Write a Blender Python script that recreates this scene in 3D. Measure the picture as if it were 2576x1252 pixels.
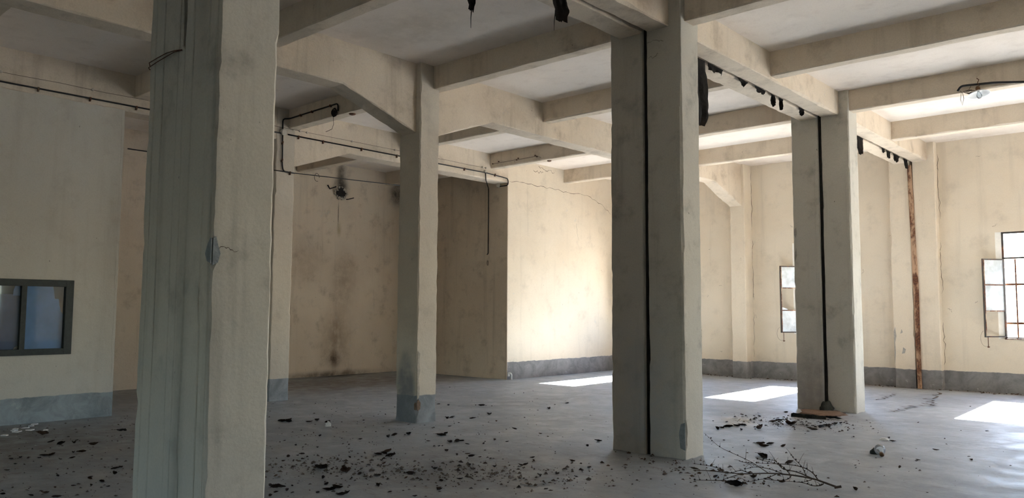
import bpy, bmesh, math, random
from mathutils import Vector, Matrix, noise
for o in list(bpy.data.objects): bpy.data.objects.remove(o)
SC = bpy.context.scene
COL = SC.collection
random.seed(7)

# ---------------------------------------------------------------- camera, sky, sun, exposure
def make_camera():
    yaw, pit, rol, f = 0.73153, 0.07826, 0.00489, 1985.25
    c, s, cp, sp = math.cos(yaw), math.sin(yaw), math.cos(pit), math.sin(pit)
    F = Vector((-s*cp, c*cp, sp)); R = Vector((c, s, 0)); U = R.cross(F)
    cr, sr = math.cos(rol), math.sin(rol)
    R, U = cr*R + sr*U, -sr*R + cr*U
    cd = bpy.data.cameras.new('camera'); cam = bpy.data.objects.new('camera', cd); COL.objects.link(cam)
    cd.sensor_fit = 'HORIZONTAL'; cd.sensor_width = 36; cd.lens = f*36/2576
    cd.clip_start = .05; cd.clip_end = 500
    M = Matrix((R, U, -F)).transposed().to_4x4(); M.translation = Vector((0, 0, 1.6))
    cam.matrix_world = M
    SC.camera = cam
make_camera()
SKY_STRENGTH, SUN_STRENGTH, EXPOSURE = 0.68, 46.0, 2.36
world = bpy.data.worlds.new('world'); SC.world = world; world.use_nodes = True
wn = world.node_tree
bgn = wn.nodes['Background']; bgn.inputs['Strength'].default_value = SKY_STRENGTH
sky = wn.nodes.new('ShaderNodeTexSky'); sky.sky_type = 'NISHITA'; sky.sun_disc = False
sky.sun_elevation = math.radians(32); sky.sun_rotation = 0.0; sky.air_density = 1.0; sky.dust_density = .6; sky.ozone_density = 5.0
wn.links.new(sky.outputs[0], bgn.inputs['Color'])
sd = bpy.data.lights.new('sun', 'SUN'); sd.energy = SUN_STRENGTH; sd.angle = math.radians(.8); sd.color = (1, .985, .96)
sun = bpy.data.objects.new('sun', sd); COL.objects.link(sun)
sun.rotation_euler = Vector((0.05, -1.6, -1.0)).to_track_quat('-Z', 'Y').to_euler()
SC.view_settings.view_transform = 'Standard'; SC.view_settings.look = 'None'
SC.view_settings.gamma = 1; SC.view_settings.use_curve_mapping = False
SC.view_settings.exposure = EXPOSURE
SC.cycles.max_bounces = 10; SC.cycles.diffuse_bounces = 7; SC.cycles.glossy_bounces = 3
SC.cycles.transparent_max_bounces = 12; SC.cycles.transmission_bounces = 4
SC.cycles.sample_clamp_indirect = 12; SC.cycles.caustics_reflective = False; SC.cycles.caustics_refractive = False
def portal(loc, direction, w, h):
    ld = bpy.data.lights.new('window_portal', 'AREA'); ld.shape = 'RECTANGLE'; ld.size = w; ld.size_y = h
    ld.cycles.is_portal = True
    o = bpy.data.objects.new('window_portal', ld); COL.objects.link(o); o.location = loc
    o.rotation_euler = Vector(direction).to_track_quat('-Z', 'Y').to_euler()

# ---------------------------------------------------------------- node helpers and materials
class NT:
    def __init__(s, name):
        s.m = bpy.data.materials.new(name); s.m.use_nodes = True; s.t = s.m.node_tree; s.t.nodes.clear()
        s.out = s.n('ShaderNodeOutputMaterial'); s.bsdf = s.n('ShaderNodeBsdfPrincipled'); s.l(s.bsdf.outputs[0], s.out.inputs[0])
        s.pos = s.n('ShaderNodeNewGeometry').outputs['Position']
    def n(s, t): return s.t.nodes.new(t)
    def l(s, a, b): s.t.links.new(a, b)
    def put(s, v, sock):
        if isinstance(v, bpy.types.NodeSocket): s.l(v, sock)
        else: sock.default_value = v
    def noise(s, scale, detail=5, stretch=(1, 1, 1), rough=.55, dist=0.0, off=0.0):
        v = s.pos
        if stretch != (1, 1, 1) or off:
            mp = s.n('ShaderNodeMapping'); s.l(v, mp.inputs[0]); mp.inputs['Scale'].default_value = stretch
            mp.inputs['Location'].default_value = (off, off*1.7, off*.6); v = mp.outputs[0]
        k = s.n('ShaderNodeTexNoise'); s.l(v, k.inputs['Vector'])
        k.inputs['Scale'].default_value = scale; k.inputs['Detail'].default_value = detail
        k.inputs['Roughness'].default_value = rough; k.inputs['Distortion'].default_value = dist
        return k.outputs['Fac']
    def ramp(s, v, a, b, lo=0.0, hi=1.0, smooth=True):
        k = s.n('ShaderNodeMapRange'); k.interpolation_type = 'SMOOTHSTEP' if smooth else 'LINEAR'
        s.put(v, k.inputs[0]); k.inputs[1].default_value = a; k.inputs[2].default_value = b
        k.inputs[3].default_value = lo; k.inputs[4].default_value = hi
        return k.outputs[0]
    def math(s, op, a, b=0.0):
        k = s.n('ShaderNodeMath'); k.operation = op; s.put(a, k.inputs[0]); s.put(b, k.inputs[1]); return k.outputs[0]
    def mix(s, fac, a, b, mode='MIX'):
        k = s.n('ShaderNodeMix'); k.data_type = 'RGBA'; k.blend_type = mode
        s.put(fac, k.inputs[0])
        for v, i in ((a, 6), (b, 7)):
            s.put(v if isinstance(v, bpy.types.NodeSocket) else (*v, 1), k.inputs[i])
        return k.outputs[2]
    def xyz(s):
        k = s.n('ShaderNodeSeparateXYZ'); s.l(s.pos, k.inputs[0]); return k.outputs
    def blob(s, c, r, soft=1.0):
        a = s.n('ShaderNodeVectorMath'); a.operation = 'SUBTRACT'; s.l(s.pos, a.inputs[0]); a.inputs[1].default_value = c
        b = s.n('ShaderNodeVectorMath'); b.operation = 'DIVIDE'; s.l(a.outputs[0], b.inputs[0]); b.inputs[1].default_value = r
        d = s.n('ShaderNodeVectorMath'); d.operation = 'LENGTH'; s.l(b.outputs[0], d.inputs[0])
        return s.ramp(d.outputs['Value'], 1.0, 1.0 - soft)
    def bump(s, h, strength, dist=.02):
        k = s.n('ShaderNodeBump'); k.inputs['Strength'].default_value = strength; k.inputs['Distance'].default_value = dist
        s.l(h, k.inputs['Height']); s.l(k.outputs[0], s.bsdf.inputs['Normal'])
    def done(s, col, rough, spec=.3):
        s.put(col if isinstance(col, bpy.types.NodeSocket) else (*col, 1), s.bsdf.inputs['Base Color'])
        s.put(rough, s.bsdf.inputs['Roughness']); s.bsdf.inputs['Specular IOR Level'].default_value = spec
        return s.m

def plaster(name, base, warm, dark, dado=None, stains_and_light=(), bump=.35, mott=.6, streak=.3, specks=.55, chips=.5, chipcol=(.55, .53, .48), off=0.0):
    k = NT(name)
    c = k.mix(k.math('MULTIPLY', k.ramp(k.noise(.8, 6, off=off), .38, .68), mott), base, warm)
    c = k.mix(k.math('MULTIPLY', k.ramp(k.noise(2.6, 9, rough=.65, off=off+3), .5, .78), streak*1.2), c, dark)
    c = k.mix(k.math('MULTIPLY', k.ramp(k.noise(1.4, 8, (3, 3, .22), .62, off=off+9), .52, .8), streak), c, dark)
    ch = k.ramp(k.noise(2.3, 12, rough=.7, dist=.4, off=off+5), .66, .685)
    c = k.mix(k.math('MULTIPLY', ch, chips), c, chipcol)
    sp = k.ramp(k.noise(19, 3, (1, 1, .7), off=off+2), .73, .78)
    c = k.mix(k.math('MULTIPLY', sp, specks), c, (.06, .04, .03))
    c = k.mix(k.ramp(k.noise(60, 3), .35, .75, 0, .14), c, dark)
    if dado:
        h, dc = dado
        z = k.xyz()[2]
        zz = k.math('ADD', z, k.ramp(k.noise(5, 6, off=off+1), .2, .8, -.012, .012))
        f = k.ramp(zz, h+.006, h-.006)
        d2 = k.mix(k.ramp(k.noise(3, 9, rough=.7, dist=.6, off=off+4), .36, .68), dc, tuple(x*.62 for x in dc))
        d2 = k.mix(k.math('MULTIPLY', k.ramp(k.noise(7, 10, rough=.72, dist=.5, off=off+8), .6, .72), .5), d2, (.55, .55, .53))
        c = k.mix(f, c, d2)
    for (ctr, r, colr, st, soft) in stains_and_light:
        b = k.blob(ctr, r, soft)
        nz = k.ramp(k.noise(5, 7, rough=.65, off=off+6), .25, .62, .35, 1)
        c = k.mix(k.math('MULTIPLY', k.math('MULTIPLY', b, nz), st), c, colr)
    h = k.math('ADD', k.math('MULTIPLY', k.noise(45, 6, rough=.7), .16), k.noise(7, 7, rough=.6))
    h = k.math('ADD', h, k.math('MULTIPLY', ch, -.35))
    k.bump(h, bump, .02)
    return k.done(c, .88, .2)

CREAM, CREAMW, CREAMD = (.70, .61, .485), (.64, .545, .42), (.36, .31, .25)
DADO = (.25, .242, .238)
SOOT, BROWN = (.012, .010, .009), (.13, .075, .035)
M = {}
M['wall'] = plaster('wall_plaster', CREAM, CREAMW, CREAMD, (.40, DADO))
M['wall_left'] = plaster('partition_plaster', (.60, .57, .50), (.55, .52, .45), CREAMD, (.36, (.33, .37, .38)), off=11)
M['recess'] = plaster('recess_plaster', (.68, .58, .455), (.60, .50, .385), (.27, .21, .155), None, [
    ((-16.35, 11.76, 5.0), (.3, .24, .65), SOOT, .8, 1), ((-16.35, 11.75, 4.66), (.3, .36, .36), SOOT, .96, .9),
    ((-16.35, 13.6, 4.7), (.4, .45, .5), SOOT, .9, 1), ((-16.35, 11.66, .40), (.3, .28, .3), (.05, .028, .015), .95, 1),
    ((-16.35, 11.7, .9), (.3, .7, 1.1), BROWN, .55, 1), ((-16.35, 11.73, 3.62), (.2, .10, .28), (.30, .22, .08), .7, 1),
    ((-16.35, 11.70, 4.0), (.2, .025, .45), (.10, .07, .05), .7, .7), ((-16.35, 11.9, 2.3), (.3, .6, 1.4), BROWN, .42, 1),
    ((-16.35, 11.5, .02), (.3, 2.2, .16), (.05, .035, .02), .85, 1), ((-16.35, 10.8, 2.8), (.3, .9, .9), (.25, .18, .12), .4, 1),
    ((-16.0, 13.13, 5.1), (.5, .2, .35), (.20, .12, .06), .6, 1)], off=21, streak=.5)
M['concrete'] = plaster('column_plaster', (.60, .545, .455), (.53, .47, .385), (.27, .24, .20), (.0, DADO), off=31, streak=.45, bump=.5)
M['concrete_dado'] = plaster('painted_column_plaster', (.61, .55, .455), (.54, .475, .39), (.27, .24, .20), (.385, (.30, .32, .335)), [
    ((-8.85, 7.54, .35), (.30, .06, .9), (.185, .20, .215), .85, .35), ((-8.62, 7.6, .08), (.3, .2, .2), (.12, .12, .12), .6, 1)], off=41, bump=.5)
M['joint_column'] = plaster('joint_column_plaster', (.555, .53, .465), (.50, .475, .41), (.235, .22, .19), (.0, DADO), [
    ((-4.9, 7.72, .2), (.8, .06, 2.3), (.38, .45, .52), .7, 1), ((-4.9, 2.3, .2), (.9, .5, 2.8), (.36, .37, .365), .42, 1),  # bluish bounce light painted low on the middle column; greyer tone on the nearest
    ((-5.15, 13.11, .35), (.4, .2, .75), (.30, .28, .26), .75, .6),
    ((-4.62, 2.24, 3.6), (.16, .06, .9), (.21, .17, .14), .6, 1), ((-4.75, 2.24, 1.0), (.12, .06, 2.2), (.19, .18, .15), .55, 1),
    ((-5.1, 2.24, 2.2), (.06, .06, 1.6), (.22, .20, .17), .5, 1)], off=51, streak=.6, bump=.45, specks=.7)
M['beam'] = plaster('beam_plaster', (.70, .605, .485), (.62, .525, .41), (.30, .24, .175), None, [
    ((-8.70, 3.9, 4.9), (.2, .6, .35), (.25, .16, .09), .6, 1), ((-8.7, 9.6, 4.95), (.2, 1.6, .4), (.40, .31, .22), .45, 1),
    ((-4.5, 18.3, 5.05), (.5, .6, .4), (.25, .18, .12), .6, 1), ((-8.7, 18.2, 5.05), (.4, .9, .4), (.35, .25, .16), .5, 1),
    ((-4.55, 7.2, 5.0), (.2, .5, .3), (.28, .21, .15), .6, 1)], off=61, streak=.5, bump=.6)
M['ceiling'] = plaster('ceiling_plaster', (.83, .75, .67), (.78, .695, .61), (.52, .43, .36), None, [
    ((-3.9, 18.6, 5.24), (1.3, .9, .3), (.35, .26, .18), .5, 1), ((-7.6, 6.6, 5.24), (1.6, .9, .3), (.45, .38, .30), .5, 1),
    ((-8.2, 18.6, 5.24), (1.2, .8, .3), (.38, .28, .2), .5, 1)], specks=.15, chips=.15, off=71, bump=.2)

def floor_material():
    k = NT('worn_concrete_floor')
    c = k.mix(k.ramp(k.noise(.7, 8, rough=.6), .35, .68), (.335, .365, .395), (.265, .285, .305))
    c = k.mix(k.ramp(k.noise(2.4, 10, (1, 1, 1), .72, .5, 4), .47, .66, 0, .8), c, (.40, .425, .45))
    c = k.mix(k.ramp(k.noise(5.5, 10, (1, 2.2, 1), .74, .6, 9), .52, .70, 0, .75), c, (.19, .17, .15))
    c = k.mix(k.ramp(k.noise(45, 4, off=3), .62, .74, 0, .55), c, (.08, .07, .06))
    c = k.mix(k.ramp(k.noise(80, 2, off=5), .74, .78, 0, .6), c, (.5, .5, .5))
    dirt = k.ramp(k.noise(4, 8, rough=.7, off=13), .3, .6, .3, 1)  # breakup noise shared by the dirt patches and the painted shade
    for ctr, r, col, st in [((-4.9, 18.6, 0), (8.5, .62, .3), (.14, .095, .06), .85), ((-4.85, 12.4, 0), (.95, .75, .3), (.19, .125, .085), .85),
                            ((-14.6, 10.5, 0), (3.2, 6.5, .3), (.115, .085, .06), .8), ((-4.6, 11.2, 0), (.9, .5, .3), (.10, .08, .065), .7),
                            ((-5.5, 5.8, 0), (2.1, 1.6, .3), (.12, .105, .09), .65), ((-1.2, 7.6, 0), (2.6, 3.2, .3), (.20, .225, .25), .6), ((-16.2, 11.8, 0), (.5, 1.8, .3), (.03, .022, .015), .9),  # litter dirt deepened as column shade, then a painted tone dimming the right floor
                            ((-11.0, 3.0, 0), (3.6, 3.4, .3), (.14, .12, .10), .85)]:  # darker floor tone towards the left
        c = k.mix(k.math('MULTIPLY', k.math('MULTIPLY', k.blob(ctr, r), dirt), st), c, col)  # dirt patches, painted shade and the darker left tone share this mask
    wet = k.math('MULTIPLY', k.blob((-5.45, 11.0, 0), (.75, 1.05, .3), .8), k.ramp(k.noise(2.5, 6, off=17), .3, .5))
    ro = k.ramp(k.noise(3, 8, rough=.65, off=19), .3, .7, .44, .68)
    ro = k.math('SUBTRACT', ro, k.math('MULTIPLY', wet, .25))
    h = k.math('ADD', k.noise(3, 8, rough=.6), k.math('MULTIPLY', k.noise(35, 6, rough=.7), .22))
    k.bump(h, .28, .03)
    return k.done(c, ro, .4)
M['floor'] = floor_material()

def simple(name, col, rough=.6, var=.25, scale=14, metallic=0.0, spec=.4, bump=.0):
    k = NT(name)
    c = k.mix(k.ramp(k.noise(scale, 6, rough=.65), .3, .72), col, tuple(x*(1-var) for x in col))
    if bump: k.bump(k.noise(scale*3, 6), bump, .01)
    m = k.done(c, rough, spec); k.bsdf.inputs['Metallic'].default_value = metallic
    return m
def rusty(name, paint, amount=.5, scale=9):
    k = NT(name)
    f = k.ramp(k.noise(scale, 9, (1, 1, .35), .7, .3), .62-.3*amount, .74-.3*amount)
    r = k.mix(k.ramp(k.noise(30, 5), .35, .65), (.16, .062, .026), (.055, .022, .014))
    c = k.mix(f, paint, r)
    k.bump(k.noise(50, 5), .3, .004)
    return k.done(c, .75, .3)
M['joint'] = simple('dark_joint_board', (.025, .024, .022), .95, .5)
M['felt'] = simple('tarred_felt', (.030, .024, .019), .85, .55, 20, bump=.6)
M['conduit'] = simple('black_conduit', (.012, .011, .010), .45, .3)
M['wire'] = simple('old_wire', (.10, .075, .05), .7, .3)
M['iron'] = simple('sooty_iron', (.018, .014, .012), .8, .4)
M['clip'] = rusty('clip_metal', (.12, .08, .05), .7)
M['boxw'] = simple('painted_junction_box', (.60, .55, .46), .6, .2)
M['insul'] = simple('porcelain_insulator', (.58, .52, .44), .4, .2)
M['frame_green'] = simple('dark_green_painted_wood', (.040, .048, .042), .55, .35, 18, bump=.2)
M['steel'] = rusty('window_steel', (.30, .27, .24), .45)
M['steel_dark'] = rusty('dark_window_steel', (.055, .048, .042), .4)
M['steel_rust'] = rusty('rusty_window_steel', (.38, .28, .19), .75)
M['rust_strip'] = rusty('rusted_joint_cover', (.42, .27, .17), .62, 5)
M['grille'] = rusty('grille_iron', (.10, .06, .045), .8)
M['enamel'] = simple('white_enamel', (.78, .78, .76), .3, .08, spec=.5)
M['brass'] = simple('dull_brass_socket', (.16, .08, .035), .5, .4, metallic=.4)
M['reveal'] = simple('white_painted_reveal', (.80, .78, .72), .85, .15, 6)
M['paper'] = simple('white_paper', (.74, .74, .72), .8, .15)
M['bluefilm'] = simple('faded_blue_film', (.25, .52, .95), .5, .22, 2.2)
M['bluefilm_dark'] = simple('dark_blue_board', (.08, .17, .36), .6, .3, 2)
M['backing'] = simple('pale_backing_board', (.82, .86, .82), .8, .12, 2)
M['mortar'] = simple('grey_mortar_patch', (.26, .29, .31), .9, .3, 20, bump=.5)
M['chip'] = simple('exposed_undercoat', (.46, .41, .34), .95, .25, 25, bump=.5)
M['brick'] = simple('exposed_brick', (.22, .15, .105), .95, .35, 25, bump=.5)
M['bare'] = simple('bare_grey_render', (.40, .375, .33), .95, .3, 20, bump=.4)
M['crack'] = simple('crack_shadow', (.11, .085, .06), 1, .4)
M['mat'] = simple('tarred_mat', (.05, .052, .042), .9, .5, 25, bump=.6)
M['earth'] = simple('brown_silt', (.23, .145, .095), .95, .35, 20, bump=.7)
M['twig'] = simple('dry_twig', (.075, .05, .035), .85, .4, 30)
LEAFM = [simple('dry_leaf_dark', (.040, .024, .016), .85, .5, 30), simple('dry_leaf_brown', (.085, .050, .030), .85, .45, 30),
         simple('dry_leaf_grey', (.125, .10, .078), .85, .4, 30), simple('dry_leaf_black', (.020, .014, .011), .85, .4, 30)]
M['crumb'] = simple('floor_crumbs', (.10, .08, .065), .9, .6, 3)
M['crumb_light'] = simple('plaster_crumbs', (.55, .54, .52), .9, .3, 3)
M['yard_dark'] = simple('dark_yard_ground', (.14, .16, .13), .95, .3, .6)  # dark albedo set to weaken warm bounce through the added openings
M['ground'] = simple('pale_yard_ground', (.52, .50, .46), .95, .2, .6)

def glass(name, tint=(.93, .96, .97), haze=.0, hazecol=(.75, .8, .84), rough=.03):
    k = NT(name); k.t.nodes.remove(k.bsdf)
    tr = k.n('ShaderNodeBsdfTransparent'); tr.inputs[0].default_value = (*tint, 1)
    gl = k.n('ShaderNodeBsdfGlossy'); gl.inputs['Roughness'].default_value = rough
    fr = k.n('ShaderNodeFresnel'); fr.inputs['IOR'].default_value = 1.5
    mx = k.n('ShaderNodeMixShader'); k.l(fr.outputs[0], mx.inputs[0]); k.l(tr.outputs[0], mx.inputs[1]); k.l(gl.outputs[0], mx.inputs[2])
    res = mx.outputs[0]
    if haze:
        df = k.n('ShaderNodeBsdfDiffuse'); df.inputs[0].default_value = (*hazecol, 1)
        tl = k.n('ShaderNodeBsdfTranslucent'); tl.inputs[0].default_value = (*hazecol, 1)
        a = k.n('ShaderNodeMixShader'); a.inputs[0].default_value = .5; k.l(df.outputs[0], a.inputs[1]); k.l(tl.outputs[0], a.inputs[2])
        b = k.n('ShaderNodeMixShader'); k.l(k.ramp(k.noise(4, 7, rough=.65), .3, .7, haze*.7, min(1, haze*1.25)), b.inputs[0])
        k.l(res, b.inputs[1]); k.l(a.outputs[0], b.inputs[2]); res = b.outputs[0]
    k.l(res, k.out.inputs[0])
    return k.m
M['glass'] = glass('clear_pane')
M['glass_dusty'] = glass('dusty_pane', haze=.72, hazecol=(.86, .92, .96))
M['glass_inner'] = glass('interior_pane', tint=(.96, .98, .99), haze=.05)
M['bulb'] = glass('bulb_glass', haze=.12)

# ---------------------------------------------------------------- geometry helpers
def add_box(bm, a, b):
    x0, y0, z0 = a; x1, y1, z1 = b
    v = [bm.verts.new(p) for p in ((x0,y0,z0),(x1,y0,z0),(x1,y1,z0),(x0,y1,z0),(x0,y0,z1),(x1,y0,z1),(x1,y1,z1),(x0,y1,z1))]
    for f in ((3,2,1,0),(4,5,6,7),(0,1,5,4),(1,2,6,5),(2,3,7,6),(3,0,4,7)): bm.faces.new([v[i] for i in f])
def add_bar(bm, p, q, w, t, side):
    """rectangular bar from p to q, w wide along `side`, t thick across"""
    p, q, s = Vector(p), Vector(q), Vector(side).normalized()
    d = (q-p).normalized(); s = (s - d*s.dot(d)).normalized(); n = d.cross(s)
    v = []
    for c in (p, q):
        for a, b in ((-1,-1),(1,-1),(1,1),(-1,1)): v.append(bm.verts.new(c + s*(a*w/2) + n*(b*t/2)))
    for f in ((3,2,1,0),(4,5,6,7),(0,1,5,4),(1,2,6,5),(2,3,7,6),(3,0,4,7)): bm.faces.new([v[i] for i in f])
def add_tube(bm, pts, r, n=8, r1=None, closed=False):
    pts = [Vector(p) for p in pts]; m = len(pts); rings = []; prev = None
    for i, p in enumerate(pts):
        if closed: d = (pts[(i+1) % m]-pts[i-1]).normalized()
        else: d = (pts[min(i+1, m-1)]-pts[max(i-1, 0)]).normalized()
        u = prev if prev is not None else (Vector((0,0,1)) if abs(d.z) < .9 else Vector((1,0,0)))
        u = (u - d*u.dot(d)).normalized(); prev = u; w = d.cross(u)
        rr = r if r1 is None else r + (r1-r)*i/(m-1)
        rings.append([bm.verts.new(p + (u*math.cos(2*math.pi*k/n) + w*math.sin(2*math.pi*k/n))*rr) for k in range(n)])
    for i in range(m if closed else m-1):
        a, b = rings[i], rings[(i+1) % m]
        for k in range(n): bm.faces.new((a[k], a[(k+1)%n], b[(k+1)%n], b[k]))
    if not closed:
        bm.faces.new(rings[0][::-1]); bm.faces.new(rings[-1])
def add_lathe(bm, prof, center, n=20, axis=(0,0,1)):
    """prof: (radius, height) pairs turned about an axis through center"""
    R = Vector((0,0,1)).rotation_difference(Vector(axis)).to_matrix(); c = Vector(center); rings = []
    for r, h in prof:
        rings.append([bm.verts.new(c + R @ Vector((max(r,1e-4)*math.cos(2*math.pi*k/n), max(r,1e-4)*math.sin(2*math.pi*k/n), h))) for k in range(n)])
    for a, b in zip(rings, rings[1:]):
        for k in range(n): bm.faces.new((a[k], a[(k+1)%n], b[(k+1)%n], b[k]))
    bm.faces.new(rings[0][::-1]); bm.faces.new(rings[-1])
def bend(pts, r=.06, n=5):
    """round the corners of a polyline"""
    pts = [Vector(p) for p in pts]; out = [pts[0]]
    for a, b, c in zip(pts, pts[1:], pts[2:]):
        u, w = a-b, c-b; k = min(r, u.length*.45, w.length*.45); p, q = b+u.normalized()*k, b+w.normalized()*k
        for i in range(n+1):
            t = i/n; out.append(p*(1-t)**2 + b*2*t*(1-t) + q*t*t)
    out.append(pts[-1]); return out
def loft(bm, axis, st, c0=.012, rnd=.006, corners=(1,1,1,1), chips=(), ds=.07, wob=.0025, seed=0):
    """a rough-edged concrete member: stations (t,u0,u1,v0,v1) along an axis, chamfered worn corners"""
    rg = random.Random(seed); S = []
    for a, b in zip(st, st[1:]):
        k = max(1, int(math.ceil(abs(b[0]-a[0])/ds)))
        for i in range(k): S.append([a[j]+(b[j]-a[j])*i/k for j in range(5)])
    S.append(list(st[-1])); rings = []; ch = [c0]*4
    for s in S:
        t, u0, u1, v0, v1 = s
        for i in range(4):
            ch[i] += rg.uniform(-rnd, rnd) + (c0-ch[i])*.25
            if rg.random() < .035: ch[i] += rg.uniform(.006, .02)
            ch[i] = min(max(ch[i], .004), .04)
        c = [x if corners[i] else .002 for i, x in enumerate(ch)]
        for (ci, t0, t1, sz) in chips:
            if t0 <= t <= t1: c[ci] = max(c[ci], sz*(.75+.5*rg.random()))
        w = [noise.noise(Vector((t*1.7, seed*3.1+i*7.7, 0)))*wob for i in range(4)]
        u0 += w[0]; u1 += w[1]; v0 += w[2]; v1 += w[3]
        P = [(u0, v0+c[0]), (u0+c[0], v0), (u1-c[1], v0), (u1, v0+c[1]), (u1, v1-c[2]), (u1-c[2], v1), (u0+c[3], v1), (u0, v1-c[3])]
        ring = []
        for u, v in P:
            co = (t, u, v) if axis == 'x' else (u, t, v) if axis == 'y' else (u, v, t)
            ring.append(bm.verts.new(co))
        rings.append(ring)
    for a, b in zip(rings, rings[1:]):
        for k in range(8): bm.faces.new((a[k], a[(k+1)%8], b[(k+1)%8], b[k]))
    bm.faces.new(rings[0][::-1]); bm.faces.new(rings[-1])
def wall_grid(bm, axis, d0, d1, u0, u1, z0, z1, holes=()):
    """a wall between d0 and d1 across `axis`, running u0..u1, with rectangular holes (ua,ub,za,zb)"""
    us = sorted({u0, u1, *[h[0] for h in holes], *[h[1] for h in holes]}); zs = sorted({z0, z1, *[h[2] for h in holes], *[h[3] for h in holes]})
    nu, nz = len(us)-1, len(zs)-1
    solid = lambda i, j: 0 <= i < nu and 0 <= j < nz and not any(h[0] <= (us[i]+us[i+1])/2 <= h[1] and h[2] <= (zs[j]+zs[j+1])/2 <= h[3] for h in holes)
    cache = {}
    def V(i, j, d):
        if (i, j, d) not in cache: cache[i, j, d] = bm.verts.new((us[i], d, zs[j]) if axis == 'y' else (d, us[i], zs[j]))
        return cache[i, j, d]
    for i in range(nu):
        for j in range(nz):
            if not solid(i, j): continue
            for d in (d0, d1): bm.faces.new((V(i,j,d), V(i+1,j,d), V(i+1,j+1,d), V(i,j+1,d)))
            for di, dj, a, b in ((-1,0,(i,j),(i,j+1)), (1,0,(i+1,j),(i+1,j+1)), (0,-1,(i,j),(i+1,j)), (0,1,(i,j+1),(i+1,j+1))):
                if not solid(i+di, j+dj): bm.faces.new((V(*a,d0), V(*b,d0), V(*b,d1), V(*a,d1)))
def obj(name, bm, mat, parent=None, smooth=False, label=None):
    bmesh.ops.recalc_face_normals(bm, faces=bm.faces)
    xs = [v.co for v in bm.verts]
    if parent is None:
        lo = Vector([min(c[i] for c in xs) for i in range(3)]); hi = Vector([max(c[i] for c in xs) for i in range(3)])
        org = Vector(((lo.x+hi.x)/2, (lo.y+hi.y)/2, lo.z))
    else: org = parent['_org']; org = Vector(org)
    bmesh.ops.translate(bm, verts=bm.verts, vec=-org)
    me = bpy.data.meshes.new(name); bm.to_mesh(me); bm.free()
    me.materials.append(M[mat] if isinstance(mat, str) else mat)
    if smooth:
        for p in me.polygons: p.use_smooth = True
    o = bpy.data.objects.new(name, me); COL.objects.link(o)
    o['_org'] = tuple(org)
    if parent is None: o.location = org
    else: o.parent = parent
    if label: o['label'] = label
    return o
def thing(name, label, cat, loc, group=None, kind=None):
    o = bpy.data.objects.new(name, None); COL.objects.link(o); o.location = loc; o['_org'] = tuple(loc); o.empty_display_size = .1
    return tag(o, label, cat, group, kind)
def tag(o, label, cat, group=None, kind=None):
    o['label'] = label; o['category'] = cat
    if group: o['group'] = group
    if kind: o['kind'] = kind
    return o
def BM(): return bmesh.new()
def box_obj(name, a, b, mat, parent=None, **k):
    bm = BM(); add_box(bm, a, b); return obj(name, bm, mat, parent, **k)

# ---------------------------------------------------------------- room shell
CEIL, BEAMZ, SECZ = 5.245, 4.855, 4.90
J0, J1, G0, G1 = -5.36, -4.40, -4.914, -4.851
CY = (2.265, 7.735, 13.13)
WALLY = 18.55
XN, XB, XE, YR = -12.51, -16.35, 8.0, -14.0
WINX = (-11.67, -7.607, -3.386, .83)  # last window is out of view, added to bring light from the right
ADDED_DOOR = (4.6, 7.6, 3.2)  # unseen doorway in the window wall, added for its sun bounce
WW, WZ0, WZ1 = 1.22, 1.085, 3.25
def struct(o, label, cat): return tag(o, label, cat, None, 'structure')

bm = BM(); bmesh.ops.create_grid(bm, x_segments=130, y_segments=130, size=1)
for v in bm.verts:
    v.co = Vector((XB-.3 + (v.co.x+1)/2*(XE-XB+.6), YR-.3 + (v.co.y+1)/2*(WALLY+.62-YR), 0))
    v.co.z = noise.noise(v.co*.35)*.006 + noise.noise(v.co*1.3)*.003 - .004
floor = struct(obj('floor', bm, 'floor', smooth=True), 'dusty grey concrete floor of the hall', 'floor')
ceiling = struct(box_obj('ceiling', (XB-.2, YR-.2, CEIL), (XE+.2, WALLY+.32, CEIL+.2), 'ceiling'), 'pale plastered concrete ceiling slab between the beams', 'ceiling')
ground = struct(box_obj('ground', (-40, WALLY+.32, -.25), (40, 70, -.12), 'ground'), 'pale open ground outside the windows', 'ground')
ground2 = struct(box_obj('ground', (-40, -50, -.25), (40, YR-.3, -.12), 'yard_dark'), 'dark open ground beyond the added rear doorway', 'ground')
ground3 = struct(box_obj('ground', (XE+.3, YR-.3, -.25), (60, WALLY+.32, -.12), 'yard_dark'), 'dark open ground beyond the side wall', 'ground')

bm = BM(); wall_grid(bm, 'y', WALLY, WALLY+.30, XB-.24, XE+.2, -.1, CEIL+.02, [(x, x+WW, WZ0, WZ1) for x in WINX] + [(ADDED_DOOR[0], ADDED_DOOR[1], -.1, ADDED_DOOR[2])])
wall_right = struct(obj('wall_right', bm, 'wall'), 'cream plastered wall with grey dado and steel windows', 'wall')
bm = BM(); wall_grid(bm, 'x', XN-.24, XN, 13.79, WALLY-.002, -.1, CEIL+.02)
wall_far = struct(obj('wall_far', bm, 'wall'), 'sunlit cream end wall with grey dado and plaster crack', 'wall')
bm = BM(); wall_grid(bm, 'y', 13.776, 14.0, XB-.02, XN-.003, -.1, CEIL+.02)
wall_recess = struct(obj('wall_recess', bm, 'recess'), 'shaded brown side wall of the recess beside the sunlit wall', 'wall')
bm = BM(); wall_grid(bm, 'x', XB-.24, XB, YR-.2, WALLY, -.1, CEIL+.02)
wall_back = struct(obj('wall_back', bm, 'recess'), 'sooty back wall of the recess with a burnt exhaust hole', 'wall')
IW = (3.05, 4.325, .945, 2.012)
bm = BM(); wall_grid(bm, 'x', XN-.24, XN-.012, YR, 4.945, -.1, 4.68, [(IW[0]+.04, IW[1]-.04, IW[2]+.04, IW[3]-.04)])
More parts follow.
